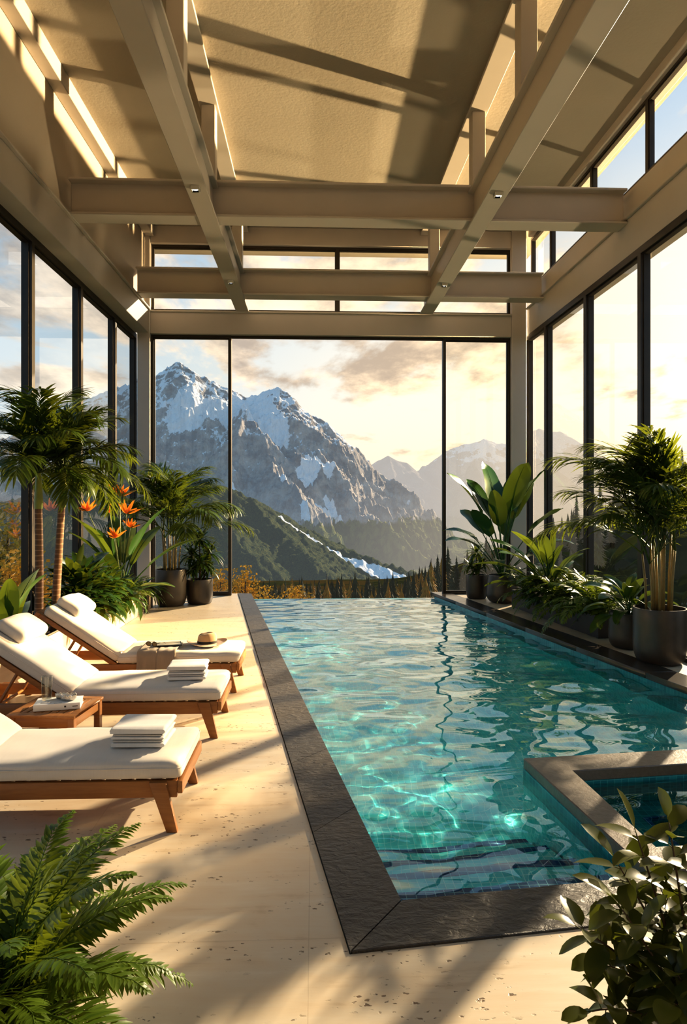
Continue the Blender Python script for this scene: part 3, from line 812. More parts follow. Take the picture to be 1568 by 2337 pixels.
def paddle_mesh(name, mat, stalk, L, W, lean, droop, seed, wav=.03, sr=.009, fold=.25):
    """long stalk carrying one big paddle-shaped blade, along +x"""
    r = random.Random(seed); b = MB(); n = 8; pts = []; p = Vector((0,0,0)); a = lean+.25
    for i in range(n+1):
        pts.append(p.copy()); p = p+Vector((math.cos(a),0,math.sin(a)))*(stalk/n); a -= .35/n
    b.tube(pts, [sr*(1.3-.6*i/n) for i in range(n+1)], 6, False)
    d = (pts[-1]-pts[-2]).normalized(); up = Vector((-d.z,0,d.x))
    b.blade(pts[-1], d, up, L, W, droop, fold, 12, (.42,.62), r.uniform(-.5,.5), wav)
    # midrib
    q = pts[-1].copy(); mp = []; dd = d.copy()
    for i in range(9):
        mp.append(q+Vector((0,0,-.002))); dd = (Matrix.Rotation(-droop/8*-1,3,'Y') @ dd).normalized() if i else dd; q = q+dd*(L*.9/8)
    b.tube(mp, [sr*.7*(1-.85*i/8) for i in range(9)], 4, False)
    return b.mesh(name, mat, 180)
def tuft(b, r, n, L, W, c=(0,0,0), lo=10, hi=80, droop=1.1, sp=.03, fold=.2, prof=(.6,.9), nn=5, lim=None):
    """a rosette of blades leaving one crown"""
    for k in range(n):
        t = (k+.5)/n; az = k*2.39996+r.uniform(-.3,.3); el = R(hi+(lo-hi)*t+r.uniform(-8,8))
        l = L*r.uniform(.75,1.1)*(.8+.25*t)
        if lim: l *= .35+.65*lim(az, l)
        d = Vector((math.cos(az)*math.cos(el), math.sin(az)*math.cos(el), math.sin(el)))
        p = Vector(c)+Vector((math.cos(az),math.sin(az),0))*sp*r.random()
        b.blade(p, d, (0,0,1), l, W*r.uniform(.8,1.15), droop*r.uniform(.6,1.3), fold, nn, prof, r.uniform(-.4,.4))
def bush(b, r, n, rad, h, L, W, c=(0,0,0), droop=.8, prof=(.6,.8), sq=1.0, lim=None, nn=4):
    """leaves on a rounded shell, pointing outwards and over"""
    for k in range(n):
        az = r.uniform(0,2*PI); zz = r.random()**.8; el = R(-10+85*zz+r.uniform(-15,15)); rr = rad*(1-.55*zz)*r.uniform(.25,1)
        if lim: rr *= lim(az, rr+L*.6)
        p = Vector(c)+Vector((math.cos(az)*rr, math.sin(az)*rr*sq, h*(.12+.88*zz*r.uniform(.6,1))))
        az += r.uniform(-.6,.6)
        d = Vector((math.cos(az)*math.cos(el), math.sin(az)*math.cos(el), math.sin(el)))
        l = L*r.uniform(.65,1.15)
        if lim: l *= .3+.7*lim(az, rr+l)
        b.blade(p, d, (0,0,1), l, W*r.uniform(.75,1.15), droop*r.uniform(.4,1.4), .2, nn, prof, r.uniform(-.5,.5))
def limiter(x, y): return lambda az, reach: clear_of_glass(x, y, az, reach)

def leaf_weight(o):
    pass
def build_plants():
    r = random.Random(5)
    # ---- left planter box with its soil
    o = thing('planter_box', 'long travertine planter box along the left windows', 'planter', (0,0,0))
    b = MB(); x0,x1,y0,y1,h,t = -3.42,-2.80,5.4,11.9,.40,.04
    b.box(x0,x1,y0,y0+t,0,h); b.box(x0,x1,y1-t,y1,0,h); b.box(x0,x0+t,y0+t,y1-t,0,h); b.box(x1-t,x1,y0+t,y1-t,0,h); b.box(x0+t,x1-t,y0+t,y1-t,0,.05)
    b.build('box', MT['planter'], o, bevel=.006)
    b = MB(); nx,ny = 10,90; vs = []
    for j in range(ny+1):
        for i in range(nx+1): vs.append((x0+t+(x1-x0-2*t)*i/nx, y0+t+(y1-y0-2*t)*j/ny, .345+r.uniform(-.012,.012)))
    b.add(vs, [(j*(nx+1)+i,j*(nx+1)+i+1,(j+1)*(nx+1)+i+1,(j+1)*(nx+1)+i) for j in range(ny) for i in range(nx)])
    b.build('soil', MT['soil'], o, smooth=180)
    ZS = .335
    # ---- twin palms
    pf = [frond_mesh('palm_frond', MT['leaf'], 1.12, .25, 1.35, 30, .44, .036, .8, 52, .16, 22, s, 4, .55, .010, .3, .14) for s in (1,2,3)]
    def palm(label, x, y, h, lean, seed, az0):
        q = random.Random(seed)
        o = thing('palm_tree', label, 'palm', (x,y,ZS), group='twin palms in the left planter')
        n = 14; pts = [(lean*(i/n)**1.4, .02*math.sin(i/n*3), h*i/n) for i in range(n+1)]
        MB().tube(pts, [.048-.008*i/n+(.012 if i == 0 else 0) for i in range(n+1)], 14).build('trunk', MT['trunk'], o, smooth=60)
        t0 = Vector(pts[-1]); k = 7
        MB().tube([t0+Vector((lean*.05*i,0,.40*i/k)) for i in range(k+1)], [.044,.048,.046,.042,.038,.034,.030,.024], 14).build('crownshaft', MT['shaft'], o, smooth=60)
        c = t0+Vector((lean*.25,0,.40))
        sp = []
        for i in range(22):
            u = i/21; az = az0+i*2.39996; tilt = R(84-90*u**.8)+q.uniform(-.1,.1)
            sp.append((az, tilt, q.uniform(.82,1.05)*(1-.12*u), i))
        set_fronds(o, pf, sp, c)
        return o
    palm('left trunk of the two ringed-trunk palms beside the left windows', -3.08, 7.72, 1.40, .0, 21, .3)
    palm('right trunk of the two ringed-trunk palms beside the left windows', -2.99, 7.95, 1.42, .08, 22, 1.1)
    # ---- broad paddle plant at the left edge
    o = thing('paddle_plant', 'broad-leaved plant with glossy paddle leaves at the left edge, behind the middle lounger', 'plant', (-2.93,6.62,ZS))
    bm_ = [paddle_mesh('paddle_leaf', MT['leaf_broad'], .22, .50, .15, 1.0, .6, s, .03) for s in (1,2,3)]
    sp = [(i*2.4+.4, R(-34+62*(1-i/20))+r.uniform(-.1,.1), r.uniform(1.0,1.35), i) for i in range(21)]
    set_fronds(o, bm_, [q for q in sp if math.cos(q[0]) < .35 or q[1] > .35], name='leaf')
    # ---- bushes and ferns in the left planter
    def shrub(name, label, cat, x, y, z, fn, mat, group=None, stem=True):
        o = thing(name, label, cat, (x,y,z), group=group)
        b = MB(); fn(b, limiter(x,y)); b.build('foliage', mat, o, smooth=180)
        if stem:
            b = MB(); q = random.Random(int(x*100+y*10))
            for i in range(7):
                a = i*2.4; b.tube([(0.02*math.cos(a),.02*math.sin(a),0),(.05*math.cos(a),.05*math.sin(a),.10),(.12*math.cos(a),.12*math.sin(a),.22)], [.007,.006,.004], 5)
            b.build('stem', MT['stem'], o, smooth=180)
        return o
    lp = 'leafy plants in the left planter'
    shrub('leafy_bush','dark broad-leaved bush in the left planter, just right of the palm trunks','bush',-2.98,8.75,ZS, lambda b,l: bush(b, random.Random(1), 170, .38, .66, .32, .115, lim=l), MT['leaf_dark'])
    shrub('leafy_bush','tall dark bush in the left planter in front of the window mullion','bush',-3.05,9.45,ZS, lambda b,l: bush(b, random.Random(2), 150, .36, .62, .32, .11, lim=l), MT['leaf_broad'])
    shrub('leafy_bush','long-leaved bush spilling over the planter edge behind the farthest lounger','bush',-2.88,9.1,ZS, lambda b,l: bush(b, random.Random(3), 190, .40, .50, .33, .085, droop=1.4, lim=l), MT['leaf_broad'])
    shrub('leafy_bush','long-leaved bush in the left planter below the orange flowers','bush',-2.84,9.75,ZS, lambda b,l: bush(b, random.Random(4), 150, .36, .34, .32, .085, droop=1.5, lim=l), MT['leaf_broad'])
    shrub('leafy_bush','low green bush under the twin palms','bush',-2.92,8.0,ZS, lambda b,l: bush(b, random.Random(6), 90, .30, .30, .22, .06, droop=1.1, lim=l), MT['leaf_dark'])
    shrub('leafy_bush','arching strap-leaved plant at the far end of the left planter','bush',-2.88,11.45,ZS, lambda b,l: tuft(b, random.Random(5), 60, .55, .05, lo=5, hi=75, droop=1.7, lim=l), MT['leaf_broad'])
    o = thing('cycad', 'small plant with one upright blue-green feather leaf beside the bushes', 'plant', (-3.02,9.75,ZS))
    cf = [frond_mesh('feather_leaf', MT['leaf_dark'], .72, .4, .5, 15, .22, .034, .3, 55, .25, 12, 4, 3, .45, .006)]
    set_fronds(o, cf, [(-1.3,R(40),1.05,0),(-.2,R(15),.8,0),(2.2,R(35),.8,0),(-2.2,R(30),.85,0)])
    ff = [frond_mesh('fern_frond', MT['leaf_fern'], .46, .75, 1.7, 20, .10, .022, .4, 68, .12, 8, s, 2, .2, .004, .3, .1) for s in (1,2,3)]
    def fern(label, x, y, z, s, n, seed, group=None, meshes=None, name='fern'):
        o = thing(name, label, 'fern', (x,y,z), group=group); q = random.Random(seed)
        set_fronds(o, meshes or ff, [(i*2.39996, R(38-62*(i/n))+q.uniform(-.15,.15), s*q.uniform(.8,1.15), i) for i in range(n)])
        return o
    fern('bright green fern hanging over the end of the left planter', -2.86, 10.75, ZS, 1.0, 26, 1)
    fern('small fern tucked between the palm trunks and the farthest lounger', -2.88, 8.42, ZS, .8, 20, 2)
    fern('fern hanging over the left planter edge, above the pillow of the farthest lounger', -2.86, 9.55, ZS, .85, 20, 3)
    # ---- bird of paradise with orange flowers
    o = thing('bird_of_paradise', 'bird of paradise plant with orange flowers in the left planter', 'plant', (-2.86,10.2,ZS))
    bl = [paddle_mesh('paddle_leaf', MT['leaf_broad'], .42, .62, .17, 1.1, .55, s, .03) for s in (5,6,7)]
    sp = [(.2,R(-18),1.1,0),(1.0,R(-2),1.0,1),(2.6,R(-5),1.05,2),(-2.6,R(-12),1.1,0),(-1.6,R(-20),1.0,1),(-.6,R(-42),.85,2),(-.3,R(5),1.2,1),(2.0,R(2),1.1,0),(-2.2,R(0),1.15,2),(3.0,R(-25),.9,1),(.6,R(-44),.6,2),(-1.1,R(-50),.75,0),(1.5,R(8),1.0,2),(-3.0,R(3),.9,1)]
    set_fronds(o, bl, [(a,t+.06,k*1.34,m) for a,t,k,m in sp], name='leaf')
    def flower(x, y, z, az, s):
        st = MB().tube([(0,0,.05),(x*.5,y*.5,z*.6),(x,y,z)], [.008,.007,.006], 6).build('flower_stalk', MT['stem'], o, smooth=180)
        b = MB(); d = Vector((math.cos(az),math.sin(az),.28)); b.blade((x,y,z), d, (0,0,1), .24*s, .05*s, -.15, .9, 6, (.4,1.1)); b.build('bract', MT['bract'], st, smooth=180)
        b = MB(); q = random.Random(int(z*100))
        for k in range(8):
            a = R(18+k*17); dd = Vector((math.cos(az)*math.cos(a),math.sin(az)*math.cos(a),math.sin(a)))+Vector((q.uniform(-.3,.3),q.uniform(-.3,.3),0))
            b.blade((x,y,z+.01), dd, (-math.sin(az),math.cos(az),.1), .17*s*q.uniform(.8,1.1), .036*s, .1, .3, 4, (.5,1.0))
        b.build('petal', MT['petal'], st, smooth=180)
    # stalk tops given where each flower stands
    for x,y,z,az,s in ((.0,-.1,1.56,0.1,1.3),(-.38,-.35,1.34,3.0,1.15),(-.10,-.25,1.32,2.4,1.0),(.14,-.25,1.30,.2,1.25),(.04,-.45,.96,2.8,1.1),(.18,-.2,1.10,.3,.85)):
        flower(x,y,z,az,s)
    # ---- areca palm in a dark pot, far left
    af = [frond_mesh('areca_frond', MT['leaf'], 1.15, 1.15, 1.5, 32, .42, .029, .95, 48, .28, 26, s, 4, .5, .009, .3, .12) for s in (11,12,13)]
    def areca(label, x, y, pr, hs, rs, h, seed, n, scale, canes):
        q = random.Random(seed)
        o = thing('potted_palm', label, 'palm', (x,y,0))
        pot(o, pr, hs, rs)
        for i in range(canes):
            a = i*2.39996; rr = rs*.62*math.sqrt((i+.5)/canes); hh = h*q.uniform(.55,1.0)
            x0,y0 = rr*math.cos(a), rr*math.sin(a); x1,y1 = x0*1.35, y0*1.35
            MB().tube([(x0,y0,hs-.02),(x0*1.1,y0*1.1,hs+hh*.5),(x1,y1,hs+hh)], [.016,.014,.010], 8).build('cane', MT['cane'], o, smooth=180)
            m = max(2, round(n/canes))
            for j in range(m):
                az = a+(j-(m-1)/2)*1.5+q.uniform(-.4,.4); u = (i*m+j)/(canes*m)
                tilt = R(20-48*q.random()**1.3)
                if i < 3: tilt = R(34-6*j)
                set_fronds(o, af, [(az, tilt, scale*q.uniform(.75,1.08), i+j)], (x1,y1,hs+hh-.02))
        return o
    areca('tall feathery palm in a dark pot in the far left corner', -2.52, 12.05, pot_prof(.27,.64,.6), .56, .24, 1.0, 4, 36, 1.22, 11)
    # ---- small bushy dracaena in a dark pot
    def dracaena(label, x, y, r_, h, tops, L, W, n, seed, mat):
        q = random.Random(seed)
        o = thing('potted_plant', label, 'plant', (x,y,0)); pot(o, pot_prof(r_,h,.66), h*.88, r_-.025)
        for i,(dx,dy,z,k) in enumerate(tops):
            MB().tube([(dx*.3,dy*.3,h*.85),(dx*.7,dy*.7,(h+z)/2),(dx,dy,z)], [.012,.010,.008], 7).build('stem', MT['woody'], o, smooth=180)
            b = MB(); tuft(b, q, int(n*k), L*k, W, (dx,dy,z), -25, 82, .9, .03, .22, (.6,.9), 4); 
            b.build('foliage', mat, o, smooth=180)
    dracaena('small dark bushy plant in a brown pot at the far end of the left deck', -2.06, 12.28, .235, .44, [(0,0,1.14,1.0),(.16,.02,.90,.9),(-.15,.05,.86,.9),(.05,-.14,.74,.85),(-.10,-.10,.62,.8),(.14,.10,.62,.8)], .40, .060, 48, 3, MT['leaf_dark'])
    # ---- right side
    dracaena('small leafy plant in a dark pot right of the open pool end', 3.06, 12.72, .20, .45, [(0,0,.86,.9),(.10,.03,.66,.8),(-.11,.02,.62,.8),(0,-.1,.55,.75)], .34, .06, 30, 8, MT['leaf'])
    o = thing('potted_banana', 'tall banana-leaved plant in a round dark pot in the far right corner', 'plant', (3.40,12.18,0))
    pot(o, pot_prof(.26,.50,.5,belly=1.12), .42, .23)
    bb = [paddle_mesh('banana_leaf', MT['leaf_banana'], .95, .78, .30, 1.25, .45, s, .035, .012) for s in (1,2,3)]+[paddle_mesh('banana_leaf', MT['leaf_banana'], .75, .72, .24, 1.15, 1.0, s, .035, .011) for s in (4,5)]
    sp = [(3.0,R(-4),1.3,0),(1.8,R(4),1.38,1),(.1,R(-6),1.42,2),(-1.4,R(-2),1.36,0),(.9,R(0),1.30,1),(2.3,R(0),1.2,2),(-2.4,R(-14),.95,1),(-.5,R(-16),1.0,2),(2.7,R(-14),1.05,3),(.4,R(-34),1.05,4),(-2.9,R(-20),1.0,3),(-.9,R(-30),.85,4),(-1.9,R(-36),.85,3),(-.1,R(-46),.85,4),(1.2,R(-8),.9,1),(.6,R(-2),1.2,1),(-2.0,R(-6),1.1,2),(2.1,R(-18),1.0,0),(-.3,R(-24),1.05,4)]
    set_fronds(o, bb, sp, (0,0,.40), name='leaf')
    # right planter box
    o = thing('planter_box', 'low charcoal planter box along the right windows', 'planter', (0,0,0))
    A, B = (3.42,11.66),(3.76,8.86); C, D = (4.16,8.90),(4.16,11.72); h = .30
    b = MB()
    def inset(p, q, a, c): return None
    P = [A,B,C,D]; c = (sum(p[0] for p in P)/4, sum(p[1] for p in P)/4)
    Q = [lin(p,c,.06) for p in P]
    for i in range(4): b.prism([P[i],P[(i+1)%4],Q[(i+1)%4],Q[i]], 0, h)
    b.prism(Q, 0, .05); b.build('box', MT['planter_dark'], o, bevel=.004, seg=1)
    b = MB(); b.prism([lin(p,c,.05) for p in P], .05, h-.04); b.build('soil', MT['soil'], o)
    zr = h-.045
    def px(y, f=.5): return A[0]+(B[0]-A[0])*(11.66-y)/2.8 + f*(4.14-(A[0]+(B[0]-A[0])*(11.66-y)/2.8))
    o = thing('paddle_plant', 'upright broad-leaved plant rising from the far end of the right planter', 'plant', (px(10.9),10.9,zr))
    pm = [paddle_mesh('paddle_leaf', MT['leaf_broad'], .38, .55, .13, 1.05, .7, s, .03) for s in (21,22,23)]
    set_fronds(o, pm, [(i*2.4+.9, R(14-60*(i/21))+r.uniform(-.1,.1), r.uniform(1.25,1.6), i) for i in range(22)], name='leaf')
    fern('dense fern at the far end of the right planter', px(11.35,.25), 11.3, zr, 1.5, 34, 11)
    fern('fern in the right planter between the upright leaves and the near bush', px(10.3,.3), 10.3, zr, 1.55, 34, 12)
    fern('large bright fern spilling over the near end of the right planter', px(9.15,.35), 9.15, zr, 1.9, 40, 13)
    shrub('leafy_bush','dark bush in the middle of the right planter','bush',px(10.65,.2),10.6,zr, lambda b,l: bush(b, random.Random(12), 110, .28, .34, .30, .07, droop=1.2, lim=l), MT['leaf_dark'])
    shrub('leafy_bush','narrow-leaved bush at the middle of the right planter','bush',px(9.85,.5),9.85,zr, lambda b,l: bush(b, random.Random(13), 110, .28, .42, .32, .07, droop=1.2, lim=l), MT['leaf'])
    shrub('leafy_bush','long-leaved plant beside the bright fern, against the right window','bush',px(9.3,.75),9.35,zr, lambda b,l: tuft(b, random.Random(14), 44, .50, .055, lo=10, hi=80, droop=1.3, lim=l), MT['leaf_bright'])
    # potted broad-leaf
    o = thing('potted_plant', 'broad-leaved plant in a round dark pot beside the right planter', 'plant', (3.93,8.32,0))
    pot(o, pot_prof(.245,.44,.62,belly=1.03), .38, .22)
    lm = limiter(3.93,8.32)
    q = random.Random(31)
    pl = [paddle_mesh('paddle_leaf', MT['leaf_broad'], .22, .36, .125, .95, 1.0, s, .03, .005) for s in (31,32,33)]
    set_fronds(o, pl, [(i*2.39996, R(25-78*(i/26)), q.uniform(1.1,1.4), i) for i in range(27)], (0,0,.37), name='leaf')
    b = MB(); tuft(b, q, 40, .17, .022, (0,0,.37), 0, 60, 1.2, .18, lim=lm); b.build('foliage', MT['leaf_bright'], o, smooth=180)
    areca('big feathery palm in the large dark pot at the right edge', 3.90, 7.52, pot_prof(.285,.62,.60), .54, .25, 1.06, 9, 42, 1.24, 12)
    # ---- foreground fern
    gf = [frond_mesh('fern_frond', MT['leaf_fern'], .62, .55, 1.35, 42, .125, .0195, .5, 74, .06, 10, s, 3, .14, .0045, .4, .1) for s in (41,42,43,44)]
    o = thing('potted_fern', 'lush sword fern close to the viewer in the lower left corner', 'fern', (-.90,1.98,0))
    pot(o, pot_prof(.20,.36,.66), .30, .17); q = random.Random(77)
    sp = []
    for i in range(46):
        u = i/45; sp.append((i*2.39996+.4, R(52-70*u)+q.uniform(-.12,.12), q.uniform(.8,1.08), i))
    set_fronds(o, gf, sp, (0,0,.32))
    # ---- foreground ficus shrub
    o = thing('leafy_shrub', 'glossy dark-leaved shrub close to the viewer in the lower right corner', 'shrub', (1.12,1.93,0))
    pot(o, pot_prof(.19,.30,.66), .25, .16); q = random.Random(99)
    tips = [(-.06,.06,.98),(.02,-.02,.90),(-.20,.10,.82),(.10,.04,.92),(-.33,.06,.62),(-.34,-.06,.44),(.18,-.06,.74),(-.16,-.16,.54),(-.14,.10,.92),(-.24,-.02,.74),(-.26,.02,.52),(-.30,-.10,.34),(.05,.05,.80),(-.05,.12,.70),(.15,.0,.86),(-.12,-.10,.58),(.22,.1,.66),(-.18,.16,.64),(.10,-.1,.60),]
    for i,(tx,ty,tz) in enumerate(tips):
        a = Vector((q.uniform(-.04,.04),q.uniform(-.04,.04),.26)); c_ = Vector((tx,ty,tz*.86)); m = a.lerp(c_,.5)+Vector((tx*.1,ty*.1,.06))
        pts = [((1-t)**2*a+2*t*(1-t)*m+t*t*c_) for t in [k/12 for k in range(13)]]
        br = MB().tube(pts, [.006-.004*k/12 for k in range(13)], 6).build('branch', MT['woody'], o, smooth=180)
        b = MB()
        nl = 15
        for k in range(nl):
            t = .30+.70*k/(nl-1); f = t*12; ii = min(11,int(f)); p = pts[ii].lerp(pts[ii+1], f-ii); ax = (pts[ii+1]-pts[ii]).normalized()
            an = k*2.39996+i; sd = ax.orthogonal().normalized(); sd = Matrix.Rotation(an,3,ax) @ sd
            d = (ax*.55+sd*.95+Vector((0,0,.1))).normalized() if k < nl-1 else ax
            pe = p+d*.018; b.tube([p,pe],[.0016,.0014],4,False)
            b.blade(pe, d, (0,0,1), q.uniform(.082,.128), q.uniform(.048,.066), q.uniform(.2,.9), .22, 6, (.55,.62), q.uniform(-.4,.4))
        b.build('foliage', MT['leaf_shrub'], br, smooth=180)
build_plants()
# ------------------------------------------------------------------ outdoors
F_, CX_, HY_, CH_ = 1550., 784., 1148., 1.8
TH = math.atan((784-718)/F_)
def bearing(px): return math.atan((px-CX_)/F_)+TH               # angle from +y towards +x
def stand(px, py, dist):
    """the place seen at this direction, at a given distance along the view"""
    xc = (px-CX_)/F_*dist; c, s = math.cos(TH), math.sin(TH)
    return (xc*c+dist*s, dist*c-xc*s, CH_+(HY_-py)/F_*dist)
def hash2(ix, iy, seed):
    h = (ix.astype(np.int64)*374761393 + iy.astype(np.int64)*668265263 + seed*974711) & 0x7fffffff
    h = ((h ^ (h >> 13))*1274126177) & 0x7fffffff
    return ((h ^ (h >> 16)) & 0xffff)/65535.
def vnoise(x, y, seed=0):
    ix, iy = np.floor(x), np.floor(y); fx, fy = x-ix, y-iy
    u, v = fx*fx*fx*(fx*(fx*6-15)+10), fy*fy*fy*(fy*(fy*6-15)+10)
    a, b, c, d = hash2(ix,iy,seed), hash2(ix+1,iy,seed), hash2(ix,iy+1,seed), hash2(ix+1,iy+1,seed)
    return (a*(1-u)+b*u)*(1-v)+(c*(1-u)+d*u)*v
def fbm(x, y, o=5, seed=0, ridged=False, gain=.5):
    s = 0; a = 1; t = 0
    for i in range(o):
        n = vnoise(x*2.03**i+i*17.3, y*2.03**i-i*9.1, seed+i)
        if ridged: n = (1-abs(2*n-1))**1.5
        s = s+a*n; t += a; a *= gain
    return s/t
def seg_field(X, Y, pts, k, curve=0):
    """height under ridge polylines: crest height minus slope times distance"""
    H = np.full_like(X, -1e9); D = np.full_like(X, 1e9)
    for (a, b) in zip(pts[:-1], pts[1:]):
        dx, dy = b[0]-a[0], b[1]-a[1]; L2 = dx*dx+dy*dy+1e-9
        t = np.clip(((X-a[0])*dx+(Y-a[1])*dy)/L2, 0, 1)
        d = np.hypot(X-(a[0]+t*dx), Y-(a[1]+t*dy)); h = a[2]+(b[2]-a[2])*t - k*d + curve*d*d
        D = np.minimum(D, d); H = np.maximum(H, h)
    return H, D
def terrain(name, X, Y, Z, mat, attrs, label, cat):
    ny, nx = X.shape
    me = bpy.data.meshes.new(name)
    co = np.stack([X,Y,Z],-1).reshape(-1,3).astype(np.float32)
    i = np.arange(ny-1)[:,None]*nx+np.arange(nx-1)[None,:]
    q = np.stack([i,i+1,i+nx+1,i+nx],-1).reshape(-1,4).astype(np.int32)
    me.vertices.add(len(co)); me.vertices.foreach_set('co', co.ravel())
    me.loops.add(q.size); me.loops.foreach_set('vertex_index', q.ravel())
    me.polygons.add(len(q)); me.polygons.foreach_set('loop_start', np.arange(0,q.size,4,dtype=np.int32))
    me.update(calc_edges=True); me.validate()
    me.polygons.foreach_set('use_smooth', [True]*len(me.polygons))
    for k,a in attrs.items():
        at = me.attributes.new(k, 'FLOAT', 'POINT'); at.data.foreach_set('value', a.ravel().astype(np.float32))
    me.materials.append(mat)
    return struct(link(name, me), label, cat)
def fan(px0, px1, d0, d1, nx, ny, pw=1.0):
    az = np.linspace(bearing(px0), bearing(px1), nx)[None,:]; d = (d0+(d1-d0)*np.linspace(0,1,ny)**pw)[:,None]
    return d*np.sin(az), d*np.cos(az)
def smooth(x, a, b):
    t = np.clip((x-a)/(b-a),0,1); return t*t*(3-2*t)
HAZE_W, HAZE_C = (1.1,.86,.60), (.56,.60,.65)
def mountain_mat(name, h0, h1, rock_a, rock_b, wood_a, wood_b, sc_=.02, warm=None):
    """rock, snow and forest from the terrain's own attributes; haze thickens downwards and towards the sun side"""
    m = newmat(name); p = wpos()
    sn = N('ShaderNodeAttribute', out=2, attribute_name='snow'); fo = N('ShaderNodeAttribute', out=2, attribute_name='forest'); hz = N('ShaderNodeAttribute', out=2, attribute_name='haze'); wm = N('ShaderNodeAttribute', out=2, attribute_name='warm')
    n1 = noise(p, sc_, 8, .65); s = xyz(p)
    n2 = noise(vec(s[0],s[1],M('MULTIPLY',s[2],.3)), sc_*3, 6, .6)
    rock = mix(ss(n1,.35,.65), rock_a, rock_b)
    rock = mix(M('MULTIPLY',n2,.5), rock, (.12,.115,.12))
    wood = mix(ss(n2,.4,.62), wood_a, wood_b)
    snf = ss(M('ADD', sn, M('MULTIPLY', M('SUBTRACT', n1, .5), 2.6)), .42, .54)
    fof = ss(M('ADD', fo, M('MULTIPLY', M('SUBTRACT', n2, .5), .7)), .35, .6)
    c = mix(fof, mix(snf, rock, (.90,.88,.86)), wood)
    bs = pbr(c, .9, 0, bump(n2, .9, 1/sc_*.35), **{'Specular IOR Level': .03})
    em = N('ShaderNodeEmission', {'Color': mix(wm, HAZE_C, HAZE_W), 'Strength': h1})  # distance haze painted into the terrain as emission
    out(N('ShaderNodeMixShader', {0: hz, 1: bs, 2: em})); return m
def build_outdoors():
    # main massif
    D = lambda L: [stand(*q) for q in L]
    main = D([(-250,930,3300),(-60,935,3200),(90,930,3100),(190,905,3000),(265,885,2900),(318,868,2800),(352,862,2700),(376,846,2650),(405,826,2600),(438,848,2600),(470,862,2620),(505,878,2640),(535,892,2650),(562,908,2660),(592,902,2600),(612,888,2560),(633,878,2540),(655,890,2540),(672,915,2540),(690,936,2540),(715,946,2540),(742,958,2540),(765,978,2540),(785,1005,2540),(815,1034,2560),(850,1074,2600),(895,1118,2650),(945,1165,2700),(1000,1210,2750),(1060,1262,2800)])
    spurs = [D([(562,936,2380),(585,972,2280),(612,1015,2180),(645,1075,2050),(690,1150,1900),(720,1200,1800)]),
             D([(562,936,2380),(562,925,2520),(592,904,2600)]),
             D([(562,936,2380),(545,985,2250),(535,1050,2100),(545,1120,1950)]),
             D([(405,826,2600),(432,905,2480),(470,970,2380),(500,1050,2250),(505,1110,2100)]),
             D([(352,862,2700),(372,960,2520),(395,1040,2380),(420,1110,2200)]),
             D([(633,878,2540),(668,960,2420),(715,1020,2330),(770,1075,2230),(830,1130,2100),(900,1190,1950)]),
             D([(742,958,2540),(800,1040,2430),(850,1100,2330),(920,1180,2200),(980,1235,2050)]),
             D([(265,885,2900),(250,980,2600),(220,1060,2350)]),D([(90,930,3100),(60,1010,2700),(40,1090,2400)])]
    X, Y = fan(-260, 1130, 1450, 3300, 700, 380, .9)
    wx, wy = (fbm(X/210,Y/210,3,5)-.5)*130, (fbm(X/210+40,Y/210,3,8)-.5)*130
    H, _ = seg_field(X, Y, main, 1.02, .00018)
    for s in spurs:
        h, _ = seg_field(X+wx*.25, Y+wy*.25, s, 1.15, .0004); H = np.maximum(H, h)
    rid = fbm((X+wx)/260,(Y+wy)/260,6,3,True,.55); fine = fbm(X/45,Y/45,4,21,True)
    _, dm = seg_field(X, Y, main, 1)
    damp = .22+.78*smooth(dm, 10, 160)
    base = -240+120*fbm(X/500,Y/500,3,77)
    Z = H + damp*((rid-.62)*150 + (fine-.6)*42)
    Z = np.maximum(Z, base)+6*(fine-.5)
    gy, gx = np.gradient(Z); 
    dsx = np.hypot(*np.gradient(X)[::-1])+1e-6
    sl = np.abs(gx)/np.hypot(np.gradient(X,axis=1),np.gradient(Y,axis=1)); sl2 = np.abs(gy)/np.hypot(np.gradient(X,axis=0),np.gradient(Y,axis=0))
    slope = np.hypot(sl, sl2)
    snow = smooth(Z, 60, 460)*.55 + .62*smooth(1.6-slope, .1, 1.0)*smooth(Z,-60,160) - .16 + .30*(fbm(X/90,Y/90,4,50)-.5)
    gul = [D([(535,1085,2030),(552,1120,1960),(570,1150,1900),(610,1180,1800)]),D([(690,1150,1900),(700,1175,1850),(704,1200,1800)]),D([(750,1120,2150),(780,1165,2050),(790,1205,1950),(840,1235,1850),(868,1256,1800)]),D([(655,1095,2050),(720,1090,2100),(760,1120,2080)]),
           D([(420,1020,2380),(440,970,2450),(480,960,2450),(520,950,2480)]),D([(560,915,2600),(580,950,2480),(600,985,2400),(620,1010,2350)]),D([(700,1085,2200),(720,1060,2250),(740,1070,2250)])]
    for g,w in zip(gul,(16,9,14,20,60,55,30)):
        _, d = seg_field(X+wx*.08, Y+wy*.08, g, 1); snow = np.maximum(snow, 1.3*(1-smooth(d, w*.5, w*1.5)))
    forest = smooth(-Z, 5, 95)*1.25 - .35*smooth(slope,1.0,2.2)
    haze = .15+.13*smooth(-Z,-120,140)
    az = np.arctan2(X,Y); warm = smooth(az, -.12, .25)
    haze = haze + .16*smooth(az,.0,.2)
    m = mountain_mat('alpine_rock', 0, .62, (.33,.305,.29), (.66,.59,.52), (.032,.060,.018), (.15,.16,.04))
    terrain('mountain', X, Y, Z, m, dict(snow=snow, forest=forest, haze=haze, warm=warm*.5), 'big snow-streaked rocky mountain with two summits beyond the pool', 'mountain')
